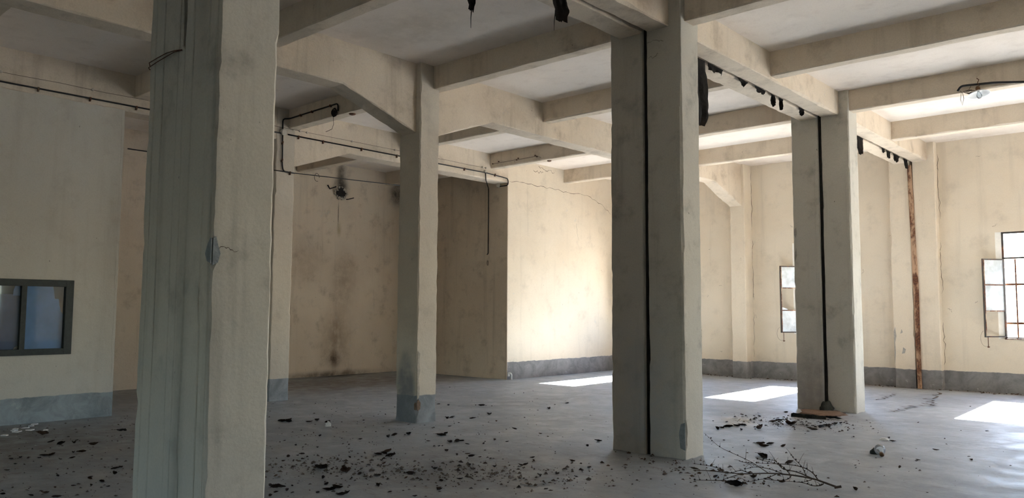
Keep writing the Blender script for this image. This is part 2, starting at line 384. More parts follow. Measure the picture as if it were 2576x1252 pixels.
wall_left = struct(obj('wall_left', bm, 'wall_left'), 'grey cream partition wall with a dark green framed window', 'wall')
bm = BM(); loft(bm, 'z', [(-.03, XN-.09, XN-.0105, 4.89, 4.948), (4.67, XN-.09, XN-.0105, 4.89, 4.948)], c0=.013, rnd=.006, seed=66); obj('worn_edge', bm, 'wall_left', wall_left)
bm = BM(); wall_grid(bm, 'y', YR-.25, YR, XB-.2, XE+.2, -.1, CEIL+.02, [(-5.4, -2.4, -.1, 2.5)])  # rear doorway is an unseen opening added for low bluish fill
struct(obj('wall_rear', bm, 'wall'), 'cream wall behind the viewer with a doorway added for light', 'wall')
ADDED_RWIN = (8.0,)  # unseen side window, added to light the faces turned right
bm = BM(); wall_grid(bm, 'x', XE, XE+.25, YR-.25, WALLY+.2, -.1, CEIL+.02, [(y, y+1.0, WZ0, WZ1) for y in ADDED_RWIN])
struct(obj('wall_side', bm, 'wall'), 'cream side wall with an unseen opening added for light', 'wall')
for x in WINX: portal((x+WW/2, WALLY+.31, (WZ0+WZ1)/2), (0, -1, 0), WW, WZ1-WZ0)
portal(((ADDED_DOOR[0]+ADDED_DOOR[1])/2, WALLY+.31, ADDED_DOOR[2]/2), (0, -1, 0), ADDED_DOOR[1]-ADDED_DOOR[0], ADDED_DOOR[2])
portal((-3.9, YR-.26, 1.25), (0, 1, 0), 3.0, 2.5)
for y in ADDED_RWIN: portal((XE+.26, y+.5, (WZ0+WZ1)/2), (-1, 0, 0), 1.0, WZ1-WZ0)

# columns: the joint row stands in pairs, one of each pair on either side of the expansion joint
def column(x0, x1, y0, y1, mat, label, top=CEIL+.005, **k):
    bm = BM(); loft(bm, 'z', [(-.06, x0, x1, y0, y1), (top, x0, x1, y0, y1)], **k)
    return struct(obj('concrete_column', bm, mat), label, 'column')
WHICH = ('nearest twin column at the left', 'large twin column in the middle', 'far twin column before the windows')
jcol = []
for i, y in enumerate(CY):
    ch_l = [(0, .9, 1.05, .03), (0, 2.0, 2.1, .03)]
    ch_r = {0: [(1, 1.86, 2.02, .035), (2, .3, 3.35, .022)], 1: [(1, .12, .42, .045), (1, 3.0, 3.6, .02)], 2: [(1, 2.6, 3.2, .02)]}[i]
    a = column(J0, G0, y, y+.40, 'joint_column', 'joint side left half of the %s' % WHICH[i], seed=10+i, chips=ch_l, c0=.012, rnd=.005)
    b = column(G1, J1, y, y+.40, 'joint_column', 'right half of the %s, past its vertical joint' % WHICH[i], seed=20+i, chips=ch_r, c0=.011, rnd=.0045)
    jcol.append((a, b))
    bm = BM(); add_box(bm, (G0-.004, y+.05, -.02), (G1+.004, y+.36, BEAMZ+.2))
    j = tag(obj('joint_board', bm, 'joint'), 'dark filler board in the joint of the %s' % WHICH[i], 'filler board', None, 'structure')
    # thin proud render strips along joint and corner
    for (o, xa, xb, zt) in ((a, G0-.07, G0-.004, 4.2), (b, J1-.075, J1-.02, 3.9)):
        bm = BM(); loft(bm, 'z', [(.01, xa, xb, y-.006, y+.03), (zt, xa, xb, y-.006, y+.03)], c0=.004, rnd=.002, ds=.12, seed=40+i)
        obj('render_strip', bm, 'joint_column', o)
# near column: the joint is plastered shut below the beam zone
bm = BM(); loft(bm, 'z', [(-.02, G0-.02, G1+.012, 2.262, 2.32), (3.25, G0-.02, G1+.012, 2.262, 2.32), (3.29, G0-.02, G0+.03, 2.266, 2.32), (3.62, G0-.02, G0+.006, 2.27, 2.32)], c0=.004, rnd=.003, seed=77)
obj('joint_plaster', bm, 'joint_column', jcol[0][0])
for xa, xb, zt in ((J0+.06, J0+.10, 4.2), (J0+.20, J0+.225, 4.4), (G1+.10, G1+.13, 4.6), (G1+.30, G1+.33, 4.2)):
    bm = BM(); loft(bm, 'z', [(.01, xa, xb, 2.258, 2.29), (zt, xa, xb, 2.258, 2.29)], c0=.005, rnd=.003, ds=.15, seed=int(xa*-100))
    obj('render_strip', bm, 'joint_column', jcol[0][0] if xa < G0 else jcol[0][1])
def blot(axis, d, pts, th, mat, name, parent):
    """a thin irregular raised patch on a face: axis is the face normal, pts are (u,z)"""
    bm = BM(); f = []
    for (u, z) in pts: f.append(bm.verts.new((d, u, z) if axis == 'x' else (u, d, z)))
    face = bm.faces.new(f); r = bmesh.ops.extrude_face_region(bm, geom=[face])
    vs = [g for g in r['geom'] if isinstance(g, bmesh.types.BMVert)]
    bmesh.ops.translate(bm, verts=vs, vec=(th, 0, 0) if axis == 'x' else (0, th, 0))
    return obj(name, bm, mat, parent)
blot('x', J1-.004, [(2.268, 1.86), (2.30, 1.875), (2.315, 1.93), (2.30, 1.975), (2.285, 2.03), (2.268, 2.02)], .008, 'mortar', 'mortar_patch', jcol[0][1])
blot('y', 2.262, [(-4.40, 1.87), (-4.445, 1.885), (-4.47, 1.93), (-4.44, 1.99), (-4.41, 2.02), (-4.40, 2.02)], -.006, 'mortar', 'mortar_patch', jcol[0][1])
blot('y', 7.731, [(-4.46, .12), (-4.40, .10), (-4.40, .40), (-4.45, .38), (-4.475, .28)], -.006, 'mortar', 'mortar_patch', jcol[1][1])
for pts in ([(-5.34, 3.0), (-5.31, 3.03), (-5.30, 2.93), (-5.32, 2.86), (-5.345, 2.9)], [(-5.345, 2.6), (-5.315, 2.68), (-5.31, 2.55), (-5.34, 2.45)]):
    blot('y', 13.126, pts, -.005, 'bare', 'bare_patch', jcol[2][0])
def crack(pts, w, mat, name, parent, normal, lift=.0015):
    bm = BM(); n = Vector(normal); P = []
    for a, b in zip(pts, pts[1:]):
        for i in range(6):
            t = i/6; p = Vector(a).lerp(Vector(b), t); d = (Vector(b)-Vector(a)).normalized().cross(n)
            P.append((p + d*random.uniform(-1, 1)*w*2.2 + n*lift, d, w*random.uniform(.35, 1.1)))
    P.append((Vector(pts[-1])+n*lift, d, w*.2)); P[0] = (P[0][0], P[0][1], w*.2)
    vs = [(bm.verts.new(p-d*h/2), bm.verts.new(p+d*h/2)) for p, d, h in P]
    for a, b in zip(vs, vs[1:]): bm.faces.new((a[0], b[0], b[1], a[1]))
    return obj(name, bm, mat, parent)
crack([(-4.40, 2.28, 1.955), (-4.40, 2.35, 1.962), (-4.40, 2.43, 1.955)], .006, 'crack', 'surface_crack', jcol[0][1], (1, 0, 0), .003)
crack([(-4.845, 7.73, 4.71), (-4.74, 7.73, 4.73), (-4.61, 7.73, 4.69)], .005, 'crack', 'surface_crack', jcol[1][1], (0, -1, 0), .004)
crack([(-4.824, 7.73, 4.544), (-4.76, 7.73, 4.53), (-4.685, 7.73, 4.56)], .006, 'crack', 'surface_crack', jcol[1][1], (0, -1, 0), .004)

MX0, MX1, NX0 = -9.07, -8.61, -12.95
mcol = column(MX0, MX1, 7.57, 7.945, 'concrete_dado', 'slim square column with a chipped foot in the middle of the hall', seed=31, chips=[(1, .14, .8, .035), (0, .1, .45, .03), (1, 2.9, 3.1, .02)], c0=.013, rnd=.008)
ncol = column(NX0, XN, 7.57, 7.965, 'concrete_dado', 'slim square column carrying conduit at the mouth of the recess', seed=34)
blot('x', MX1-.006, [(7.575, .20), (7.60, .17), (7.64, .2), (7.645, .28), (7.61, .33), (7.58, .31)], .009, 'brick', 'exposed_patch', mcol)
blot('y', 7.572, [(MX1-.004, .18), (MX1-.045, .19), (MX1-.05, .26), (MX1-.03, .29), (MX1-.004, .29)], -.006, 'brick', 'exposed_patch', mcol)
bl = [(7.58, .33), (7.615, .36), (7.625, .5), (7.60, .62), (7.63, .74), (7.61, .86), (7.625, .98), (7.585, 1.02), (7.575, .8), (7.58, .55)]
blot('x', MX1-.006, bl, .009, 'chip', 'exposed_patch', mcol)
for y in CY:
    column(1.3, 1.75, y, y+.4, 'joint_column', 'slim square column to the right of the view', seed=int(y*7))
# pilasters on the window wall
pil = []
for xa, xb, lab in ((-5.335, G0, 'left half of the wall pilaster behind the rusted strip'), (G1, -4.41, 'right half of the wall pilaster beside the rusted strip')):
    bm = BM(); loft(bm, 'z', [(-.05, xa, xb, 18.37, WALLY+.02), (CEIL+.005, xa, xb, 18.37, WALLY+.02)], c0=.012, seed=int(-xa*10))
    pil.append(struct(obj('wall_pilaster', bm, 'wall'), lab, 'pilaster'))
for pts in ([(-5.33, .5), (-5.30, .75), (-5.31, .95), (-5.28, 1.1), (-5.30, 1.3), (-5.33, 1.2)], [(-5.18, .72), (-5.12, .74), (-5.10, .82), (-5.15, .86)], [(-5.2, 1.15), (-5.15, 1.18), (-5.17, 1.25)]):
    blot('y', 18.372, pts, -.006, 'bare', 'bare_patch', pil[0])
bm = BM(); loft(bm, 'z', [(-.05, -9.01, -8.63, 18.16, WALLY+.02), (CEIL+.005, -9.01, -8.63, 18.16, WALLY+.02)], c0=.012, seed=91)
struct(obj('wall_pilaster', bm, 'wall'), 'wall pilaster under the haunched beam, left of the windows', 'pilaster')

# beams
def beam(axis, st, label, seed, mat='beam', **k):
    bm = BM(); loft(bm, axis, st, corners=(1, 1, 0, 0), seed=seed, **k); return struct(obj('concrete_beam', bm, mat), label, 'beam')
T = CEIL+.006
spans = [(YR, CY[0]), (CY[0]+.4, CY[1]), (CY[1]+.4, CY[2]), (CY[2]+.4, 18.38)]
sn = ('behind the viewer', 'from the near to the middle twin column', 'from the middle to the far twin column', 'from the far twin column to the window wall')
for i, (a, b) in enumerate(spans):
    beam('y', [(a-.01, -5.22, G0, BEAMZ, T), (b+.01, -5.22, G0, BEAMZ, T)], 'left beam of the jointed pair %s' % sn[i], 100+i)
    beam('y', [(a-.01, G1, -4.555, BEAMZ, T), (b+.01, G1, -4.555, BEAMZ, T)], 'right beam of the jointed pair %s' % sn[i], 110+i)
    box_obj('joint_board', (G0-.003, a, BEAMZ+.07), (G1+.003, b, T), 'joint')
    o = COL.objects[-1]; tag(o, 'dark filler board above the beam joint %s' % sn[i], 'filler board', None, 'structure')
ZF, ZH = 4.655, 4.205
def haunched(x0, x1, y0, y1, label, seed, l0=1.30, l1=1.26, zf=ZF, zh=ZH, ha=True, hb=True):
    st = [(y0-.01, x0, x1, zh if ha else zf, T)]
    if ha: st.append((y0+l1, x0, x1, zf, T))
    if hb: st += [(y1-l0, x0, x1, zf, T), (y1+.01, x0, x1, zh, T)]
    else: st.append((y1+.01, x0, x1, zf, T))
    return beam('y', st, label, seed, c0=.013, rnd=.008, ds=.06)
haunched(-9.035, -8.705, YR, 7.57, 'haunched beam running from the left to the slim column', 120, ha=False)
haunched(-9.035, -8.705, 7.945, 18.17, 'haunched beam running from the slim column to the window wall pilaster', 122, l0=1.34)
haunched(NX0+.03, XN, YR, 7.57, 'beam over the partition carrying the long conduit', 124, ha=False, hb=False, zf=4.665)
haunched(NX0+.03, XN, 7.965, 13.79, 'beam over the mouth of the recess with black conduit', 125, hb=False, zf=4.64, l1=1.22)
beam('y', [(YR, 1.35, 1.7, BEAMZ, T), (WALLY, 1.35, 1.7, BEAMZ, T)], 'beam to the right of the view', 126)
SEC = (-11.1, -8.4, -5.7, -3.0, -.3, 2.40, 5.08, 7.825, 10.48, 13.18, 15.93)
xs = [(XB-.01, NX0+.04, 'in the recess'), (XN-.01, -9.03, 'between recess and slim column row'), (-8.71, -5.215, 'between slim column row and twin columns'), (-4.56, 1.36, 'right of the twin columns'), (1.69, XE, 'far right of the view')]
on = ('behind the viewer', 'at the nearest twin column', 'first past the nearest twin column', 'at the middle twin column', 'first past the middle twin column', 'at the far twin column', 'closest to the windows')
for i, y in enumerate(SEC, -4):
    for j, (xa, xb, lab) in enumerate(xs):
        if j == 0 and y > 13.5: continue
        beam('x', [(xa, y, y+.21, SECZ, T), (xb, y, y+.21, SECZ, T)], 'cross beam %s, %s' % (lab, on[max(i, 0)]), 200+i*7+j, ds=.1)
# lines scored in plaster and floor
for P, w in (([(13.82, 4.69), (14.39, 4.691), (15.12, 4.70), (15.79, 4.68), (16.46, 4.684), (16.99, 4.66), (17.54, 4.53), (18.05, 4.275)], .012), ([(14.9, 5.2), (15.15, 5.13), (15.39, 5.14), (15.55, 5.10)], .012), ([(14.7, 5.06), (14.95, 5.05), (15.1, 5.08)], .014), ([(16.45, 3.9), (16.55, 3.4)], .006)):
    crack([(XN, y, z) for y, z in P], w, 'crack', 'plaster_crack', wall_far, (1, 0, 0))
crack([(-4.27, 17.8, 0), (-4.157, 16.4, 0), (-4.235, 16.226, 0), (-3.905, 15.57, 0), (-3.96, 15.35, 0), (-3.78, 15.28, 0), (-3.99, 14.99, 0), (-4.04, 14.47, 0), (-4.05, 13.95, 0), (-4.17, 13.76, 0)], .055, 'crack', 'floor_crack', floor, (0, 0, 1), .006)
crack([(-4.89, 16.88, 0), (-4.83, 15.93, 0), (-4.81, 15.38, 0)], .035, 'crack', 'floor_crack', floor, (0, 0, 1), .006)

for x, y0, zs in ((-8.615, 18.545, ((.5, 1.6), (1.9, 3.4), (3.7, 5.1))), (-9.025, 18.545, ((.45, 1.3), (1.7, 2.9), (3.2, 4.4))), (-4.395, 18.545, ((.5, 1.4), (2.0, 3.1), (3.6, 5.0))), (-5.35, 18.545, ((.5, 1.7), (2.4, 4.0)))):
    for za, zb in zs: crack([(x, WALLY, za), (x+.006, WALLY, (za+zb)/2), (x, WALLY, zb)], .010, 'crack', 'plaster_crack', wall_right, (0, -1, 0))
rg_ = random.Random(31)
for i in range(34):
    x, z = rg_.uniform(-10.2, -2.4), rg_.uniform(.5, 4.9); a = rg_.uniform(0, 3.1); l = rg_.uniform(.03, .12)
    if any(wx-.1 < x < wx+WW+.1 and WZ0-.1 < z < WZ1+.1 for wx in WINX): continue
    crack([(x, WALLY, z), (x+l*.5*math.cos(a)+.02, WALLY, z+l*.5*math.sin(a)), (x+l*math.cos(a), WALLY, z+l*math.sin(a))], .007, 'crack', 'plaster_crack', wall_right, (0, -1, 0))

# ---------------------------------------------------------------- windows in the right wall
WNAME = ('hidden behind the middle twin column', 'with an open sash half hidden by the far twin column', 'at the right edge of the view with an open three pane sash', 'to the right of the view, added for light', 'far to the right of the view')
def sash(win, hx, s, missing, name='sash'):
    """casement hinged at x=hx, s=-1 swings left, opened inwards past the wall face"""
    y0 = WALLY+.055; ex, ey = hx + s*.310, y0-.385; z0, z1 = 1.118, 2.70
    H, E = Vector((hx, y0, 0)), Vector((ex, ey, 0)); d = (E-H).normalized()
    bm = BM(); up = Vector((0, 0, 1))
    for p in (H + d*.012, E - d*.012): add_bar(bm, p+up*z0, p+up*z1, .026, .022, d)
    for z in (z0+.012, z1-.012): add_bar(bm, H+up*z, E+up*z, .026, .022, up)
    S = obj(name, bm, 'steel_dark', win)
    for k in (1, 2):
        z = z0 + (z1-z0)*k/3; bm = BM(); add_bar(bm, H+d*.02+up*z, E-d*.02+up*z, .022, .018, up); obj('glazing_bar', bm, 'steel_rust', S)
    bm = BM(); n = d.cross(up).normalized()*s
    p = E - d*.03; add_bar(bm, p+n*.014+up*(z0+.02), p+n*.014+up*(z1-.02), .018, .006, d); obj('rust_edge', bm, 'steel_rust', S)
    for k in range(3):
        if k in missing: continue
        za, zb = z0+(z1-z0)*k/3+.012, z0+(z1-z0)*(k+1)/3-.012
        bm = BM(); a, b = H+d*.022, E-d*.022
        f = bm.faces.new([bm.verts.new(q) for q in (a+up*za, b+up*za, b+up*zb, a+up*zb)])
        r = bmesh.ops.extrude_face_region(bm, geom=[f]); bmesh.ops.translate(bm, verts=[g for g in r['geom'] if isinstance(g, bmesh.types.BMVert)], vec=n*.003)
        obj('pane', bm, 'glass_dusty', S)
    if 1 in missing:   # a broken corner of glass stays in the frame
        za = z0+(z1-z0)/3+.012; a, b = E-d*.03, E-d*.18; bm = BM()
        vs = [bm.verts.new(q) for q in (a+up*za, b+up*za, b+up*(za+.02), a+up*(za+.07))]; f = bm.faces.new(vs)
        r = bmesh.ops.extrude_face_region(bm, geom=[f]); bmesh.ops.translate(bm, verts=[g for g in r['geom'] if isinstance(g, bmesh.types.BMVert)], vec=n*.003)
        obj('broken_pane', bm, 'glass_dusty', S)
    bm = BM(); q = E - d*.07; add_tube(bm, [q+up*(z0+.01), q+up*(z0-.18), q-d*.03+up*(z0-.195)], .007, 6); add_lathe(bm, [(.0, -.02), (.02, -.012), (.016, .006), (0, .012)], q+up*(z0-.19), 8)
    obj('stay_rod', bm, 'grille', S)
    bm = BM(); c = q+up*(z0-.02) + d*.05
    add_tube(bm, [c + d*.12*math.cos(t) + up*.165*math.sin(t) for t in [math.pi*(-.62+.09*i)for i in range(12)]], .0025, 5); obj('stay_wire', bm, 'wire', S)
for i, x in enumerate(WINX):
    w = thing('window_%d' % (i+1), 'white lit steel window ' + WNAME[i], 'window', (x+WW/2, WALLY+.25, WZ0), None, 'structure')
    x1 = x+WW; ya, yb = WALLY+.06, WALLY+.09; x, x1 = x+.09, x1-.09; bm = BM()
    for a, b in (((x, ya, WZ0), (x+.045, yb, WZ1)), ((x1-.045, ya, WZ0), (x1, yb, WZ1)), ((x+.045, ya, WZ0), (x1-.045, yb, WZ0+.035)), ((x+.045, ya, WZ1-.035), (x1-.045, yb, WZ1)),
                 ((x+.045, ya, 2.70), (x1-.045, yb, 2.735))): add_box(bm, a, b)
    obj('frame', bm, 'steel_dark', w)
    bm = BM(); loft(bm, 'x', [(x+.01, WALLY-.012, WALLY+.06, WZ0-.01, WZ0+.012), (x1-.01, WALLY-.012, WALLY+.06, WZ0-.01, WZ0+.012)], c0=.005, rnd=.003); obj('sill', bm, 'steel_rust', w)
    for xa, xb in ((x-.09, x+.012), (x1+.09, x1-.012)):      # splayed white reveals beside the steel frame
        bm = BM(); P = [(xa, WALLY+.002), (xb, WALLY+.062), (xb, WALLY+.10), (xa, WALLY+.10)]
        lo, hi = [bm.verts.new((p, q, WZ0)) for p, q in P], [bm.verts.new((p, q, WZ1)) for p, q in P]
        for k in range(4): bm.faces.new((lo[k], lo[(k+1) % 4], hi[(k+1) % 4], hi[k]))
        bm.faces.new(lo); bm.faces.new(hi); obj('reveal', bm, 'reveal', w)
    box_obj('pane', (x+.045, WALLY+.072, 2.735), (x1-.045, WALLY+.076, WZ1-.035), 'glass', w)
    for k in range(3):
        gx = x + .225 + .30*k; bm = BM(); add_tube(bm, [(gx, WALLY+.125, WZ0), (gx, WALLY+.125, 2.70)], .016, 6); obj('grille_bar', bm, 'grille', w)
    for gz in (1.40, 2.185):
        bm = BM(); add_bar(bm, (x, WALLY+.13, gz), (x1, WALLY+.13, gz), .042, .01, (0, 0, 1)); obj('grille_bar', bm, 'grille', w)
    sash(w, x+.035, -1, (0,) if i != 1 else (1,)); sash(w, x1-.035, 1, (1,) if i % 2 else ())
bm = BM(); add_tube(bm, bend([(-10.06, WALLY-.01, 1.13), (-10.06, WALLY-.03, 1.12), (-10.06, WALLY-.03, .96), (-10.04, WALLY-.03, .95)], .02), .008, 6)
for z in (1.13, .97): add_lathe(bm, [(0, 0), (.018, .002), (.018, .012), (0, .014)], (-10.06, WALLY, z), 8, (0, -1, 0))
tag(obj('iron_hook', bm, 'grille'), 'small iron bar fixed on the window wall right of the middle twin column', 'hook')

# interior window in the partition
w = thing('window_6', 'dark green wooden window with blue panes in the left partition', 'window', (XN, (IW[0]+IW[1])/2, IW[2]), None, 'structure')
y0, y1, z0, z1 = IW; xf = XN+.022; xb_ = XN-.07; bm = BM()
for a, b in (((xb_, y0, z0), (xf, y0+.105, z1)), ((xb_, y1-.105, z0), (xf, y1, z1)), ((xb_, y0+.105, z0), (xf, y1-.105, z0+.085)), ((xb_, y0+.105, z1-.095), (xf, y1-.105, z1))): add_box(bm, a, b)
bmesh.ops.bevel(bm, geom=[e for e in bm.edges], offset=.003, segments=1, affect='EDGES')
obj('frame', bm, 'frame_green', w)
box_obj('mullion', (xb_+.01, 3.655, z0+.08), (xf-.012, 3.72, z1-.09), 'frame_green', w)
for a, b, lab in ((y0+.10, 3.66, 'left glass pane'), (3.715, y1-.10, 'right glass pane')):
    box_obj('pane', (XN-.03, a, z0+.08), (XN-.026, b, z1-.09), 'glass_inner', w)
def film(pts, x, mat, name, parent):
    bm = BM(); f = bm.faces.new([bm.verts.new((x, u, z)) for u, z in pts]); r = bmesh.ops.extrude_face_region(bm, geom=[f])
    bmesh.ops.translate(bm, verts=[g for g in r['geom'] if isinstance(g, bmesh.types.BMVert)], vec=(-.003, 0, 0)); return obj(name, bm, mat, parent)
film([(3.7, 1.0), (4.24, 1.0), (4.24, 1.30), (4.235, 1.50), (4.19, 1.56), (4.165, 1.66), (4.155, 1.74), (4.10, 1.745), (4.085, 1.86), (4.065, 1.94), (3.7, 1.94)], XN-.06, 'bluefilm', 'torn_film', w)
film([(3.10, 1.0), (3.58, 1.0), (3.62, 1.06), (3.67, 1.08), (3.68, 1.78), (3.6, 1.785), (3.55, 1.80), (3.47, 1.805), (3.38, 1.79), (3.25, 1.76), (3.10, 1.7)], XN-.062, 'bluefilm_dark', 'blue_board', w)
film([(3.565, 1.78), (3.68, 1.78), (3.68, 1.95), (3.60, 1.95), (3.57, 1.86)], XN-.058, 'bluefilm', 'torn_film', w)
box_obj('backing_board', (XN-.20, y0+.05, z0+.05), (XN-.18, y1-.05, z1-.05), 'backing', w)

# ---------------------------------------------------------------- rusted strip, felt in the joints
bm = BM(); loft(bm, 'z', [(.0, -4.885, -4.80, 18.335, 18.375), (.4, -4.89, -4.805, 18.335, 18.375), (2.2, -4.905, -4.80, 18.335, 18.375), (4.79, -4.945, -4.865, 18.335, 18.375)], c0=.004, rnd=.004, ds=.15, seed=5)
tag(obj('joint_cover_strip', bm, 'rust_strip'), 'tall rusted strip covering the joint on the window wall pilaster', 'metal strip')
def rag(rows, label, seed, fibre=None, x=-4.882):
    rg = random.Random(seed); bm = BM(); n = 9; L = []
    dense = []
    for a, b in zip(rows, rows[1:]):
        for i in range(4): dense.append([a[j]+(b[j]-a[j])*i/4 for j in range(3)])
    dense.append(rows[-1])
    for k, (z, ya, yb) in enumerate(dense):
        row = []
        ja, jb = rg.uniform(-.012, .012), rg.uniform(-.012, .012)
        fold = min(1, k/5)
        for i in range(n+1):
            t = i/n; y = ya+ja + (yb+jb-ya-ja)*t
            xx = x + fold*(.022*math.sin(t*11+seed+z*3) + .010*math.sin(t*23+z*9))
            row.append(bm.verts.new((xx, y, z + (rg.uniform(-.025, .012) if k == len(dense)-1 else 0))))
        L.append(row)
    fs = []
    for a, b in zip(L, L[1:]):
        for i in range(n): fs.append(bm.faces.new((a[i], a[i+1], b[i+1], b[i])))
    r = bmesh.ops.solidify(bm, geom=fs, thickness=.006)
    if fibre: add_tube(bm, fibre, .006, 5, .002)
    o = obj('felt_rag', bm, 'felt', smooth=False); return tag(o, label, 'felt strip', 'tarred felt hanging from the ceiling joint')
GZ = 4.87
rag([(GZ, 4.72, 5.03), (4.62, 4.77, 4.99), (4.44, 4.80, 4.95), (4.30, 4.84, 4.92)], 'small dark felt rag dangling at the top edge, nearest to the viewer', 1, [(-4.88, 4.88, 4.31), (-4.885, 4.875, 4.22), (-4.88, 4.87, 4.12)])
rag([(GZ, 6.00, 6.26), (4.76, 6.05, 6.25), (4.66, 6.08, 6.27), (4.56, 6.10, 6.23)], 'ragged black felt clump dangling left of the middle twin column', 2, [(-4.88, 6.08, 4.64), (-4.885, 6.065, 4.52), (-4.88, 6.055, 4.42)])
rag([(GZ, 8.72, 9.20), (4.6, 8.74, 9.235), (4.3, 8.78, 9.25), (4.12, 8.82, 9.25), (4.0, 8.86, 9.12)], 'long black felt sheet hanging behind the middle twin column', 3)
rag([(GZ, 9.28, 9.72), (4.79, 9.31, 9.68)], 'flat felt edge showing in the joint right past the long black sheet', 4)
rag([(GZ, 10.12, 10.47), (4.82, 10.2, 10.42), (4.79, 10.26, 10.36)], 'felt scrap with a blunt tip in the joint above the first cross beam', 5)
rag([(GZ, 10.66, 11.06), (4.82, 10.72, 11.02), (4.80, 10.8, 10.98)], 'wide felt scrap midway along the joint to the far twin column', 6)
rag([(GZ, 11.22, 11.39), (4.80, 11.26, 11.38), (4.71, 11.29, 11.35)], 'rounded felt tongue midway along the joint', 7)
rag([(GZ, 11.52, 11.68), (4.80, 11.55, 11.64), (4.70, 11.585, 11.61)], 'pointed felt tongue next to the rounded felt tongue', 8)
rag([(GZ, 12.28, 12.52), (4.82, 12.36, 12.46), (4.765, 12.40, 12.43)], 'tiny felt tip close to the far twin column head', 9)
rag([(GZ, 14.98, 15.34), (4.70, 15.06, 15.33), (4.55, 15.14, 15.27)], 'brown felt flap hanging just behind the far twin column', 10)
rag([(GZ, 16.40, 16.63), (4.80, 16.46, 16.60)], 'small felt scrap between far twin column and window wall', 11)
rag([(GZ, 16.68, 17.02), (4.80, 16.74, 16.95), (4.74, 16.8, 16.9)], 'middle felt scrap between far twin column and window wall', 12)
rag([(GZ, 17.12, 17.62), (4.80, 17.2, 17.5), (4.73, 17.3, 17.45)], 'broad felt scrap nearing the rusted strip', 13)
rag([(GZ, 17.85, 18.15), (4.80, 17.93, 18.1), (4.70, 18.03, 18.09)], 'felt tip hanging right at the head of the rusted strip', 14)

# ---------------------------------------------------------------- conduits, wires, lamps
XC = XN+.026
def clips(parent, pts, axis='x'):
    for p in pts:
        bm = BM(); p = Vector(p)
        if axis == 'x': add_box(bm, (XN-.002, p.y-.009, p.z-.045), (p.x+.014, p.y+.009, p.z-.008)); add_box(bm, (p.x-.002, p.y-.012, p.z-.02), (p.x+.017, p.y+.012, p.z+.016))
        else: add_box(bm, (p.x-.012, p.y-.016, p.z-.02), (p.x+.012, p.y+.024, p.z+.016))
        obj('clip', bm, 'clip', parent)
t = thing('conduit_run', 'long black conduit along the beam over the partition', 'conduit', (XC, 4, 4.747))
bm = BM(); add_tube(bm, [(XC, -6, 4.74), (XC, 3.24, 4.745), (XC, 5.29, 4.749), (XC, 7.66, 4.775)], .0125, 8); obj('pipe', bm, 'conduit', t, True)
clips(t, [(XC, y, 4.747) for y in (2.6, 3.72, 4.42, 5.10, 5.9, 6.7)])
t = thing('conduit_run', 'black conduit along the beam over the mouth of the recess', 'conduit', (XC, 10, 4.775))
bm = BM(); add_tube(bm, bend([(XC, 7.80, 4.775), (XC, 13.0, 4.772), (XC, 13.755, 4.735), (XC, 13.765, 4.575), (XN-.24, 13.755, 4.575)], .07), .0125, 8); obj('pipe', bm, 'conduit', t, True)
clips(t, [(XC, y, 4.774) for y in (8.02, 8.55, 9.45, 10.35, 11.2, 12.3, 13.3)])
bm = BM(); add_lathe(bm, [(0, 0), (.055, .002), (.055, .045), (.04, .055), (0, .056)], (XN-.28, 13.778, 4.60), 14, (0, -1, 0)); obj('junction_box', bm, 'boxw', t)
t = thing('conduit_run', 'black conduit rising on the slim column at the recess mouth and along the cross beam', 'conduit', (XC, 7.72, 4.5))
bm = BM(); add_tube(bm, bend([(XC, 7.96, 4.085), (XC, 7.72, 4.09), (XC, 7.695, 4.2), (XC, 7.685, 5.045), (XC+.02, 7.80, 5.065), (XN+1.53, 7.80, 5.09), (XN+1.535, 7.80, 4.96)], .09), .0125, 8); obj('pipe', bm, 'conduit', t, True)
for z in (4.3, 4.62): clips(t, [(XC, 7.69, z)])
clips(t, [(XC, 7.86, 4.087)])
clips(t, [(x, 7.80, z) for x, z in ((-12.1, 5.07), (-11.75, 5.075), (-11.2, 5.087))], 'y')
bm = BM(); add_lathe(bm, [(0, 0), (.06, .003), (.06, .05), (.045, .062), (0, .063)], (XN+.002, 7.70, 4.80), 14, (1, 0, 0)); obj('junction_box', bm, 'boxw', t)
bm = BM(); rg = random.Random(3)
for i in range(6):
    c = Vector((-11.04, 7.77, 4.945)); r = rg.uniform(.035, .075); a = Vector((rg.uniform(-1, 1), rg.uniform(-.3, .3), rg.uniform(-1, 1))).normalized(); b = a.cross(Vector((0, 1, .3))).normalized()
    c += Vector((rg.uniform(-.06, .05), rg.uniform(-.02, .02), rg.uniform(-.03, .03)))
    add_tube(bm, [c + a*r*math.cos(q*.63) + b*r*math.sin(q*.63) for q in range(10)], .007, 5, closed=True)
add_lathe(bm, [(0, -.045), (.022, -.04), (.026, 0), (.018, .04), (0, .045)], (-11.03, 7.765, 4.93), 10)
tag(obj('lamp_holder', bm, 'iron'), 'broken lamp holder with a knot of black wire on the cross beam', 'lamp holder')
bm = BM(); add_tube(bm, [(-11.06, 7.77, 4.85), (-11.05, 7.77, 4.74), (-11.09, 7.77, 4.66), (-11.2, 7.77, 4.645), (-11.27, 7.77, 4.64)], .004, 5); tag(obj('loose_wire', bm, 'wire'), 'loose curled wire below the broken lamp holder', 'wire')
bm = BM(); add_tube(bm, [(XN+.012, 5.0, 4.075), (XN+.012, 6.3, 4.083), (XN+.02, 8.0, 4.09), (XN+.02, 10.42, 4.165), (XN+.012, 11.3, 4.19)], .009, 7)
tag(obj('tension_wire', bm, 'conduit'), 'thin black line stretched across the mouth of the recess', 'wire')
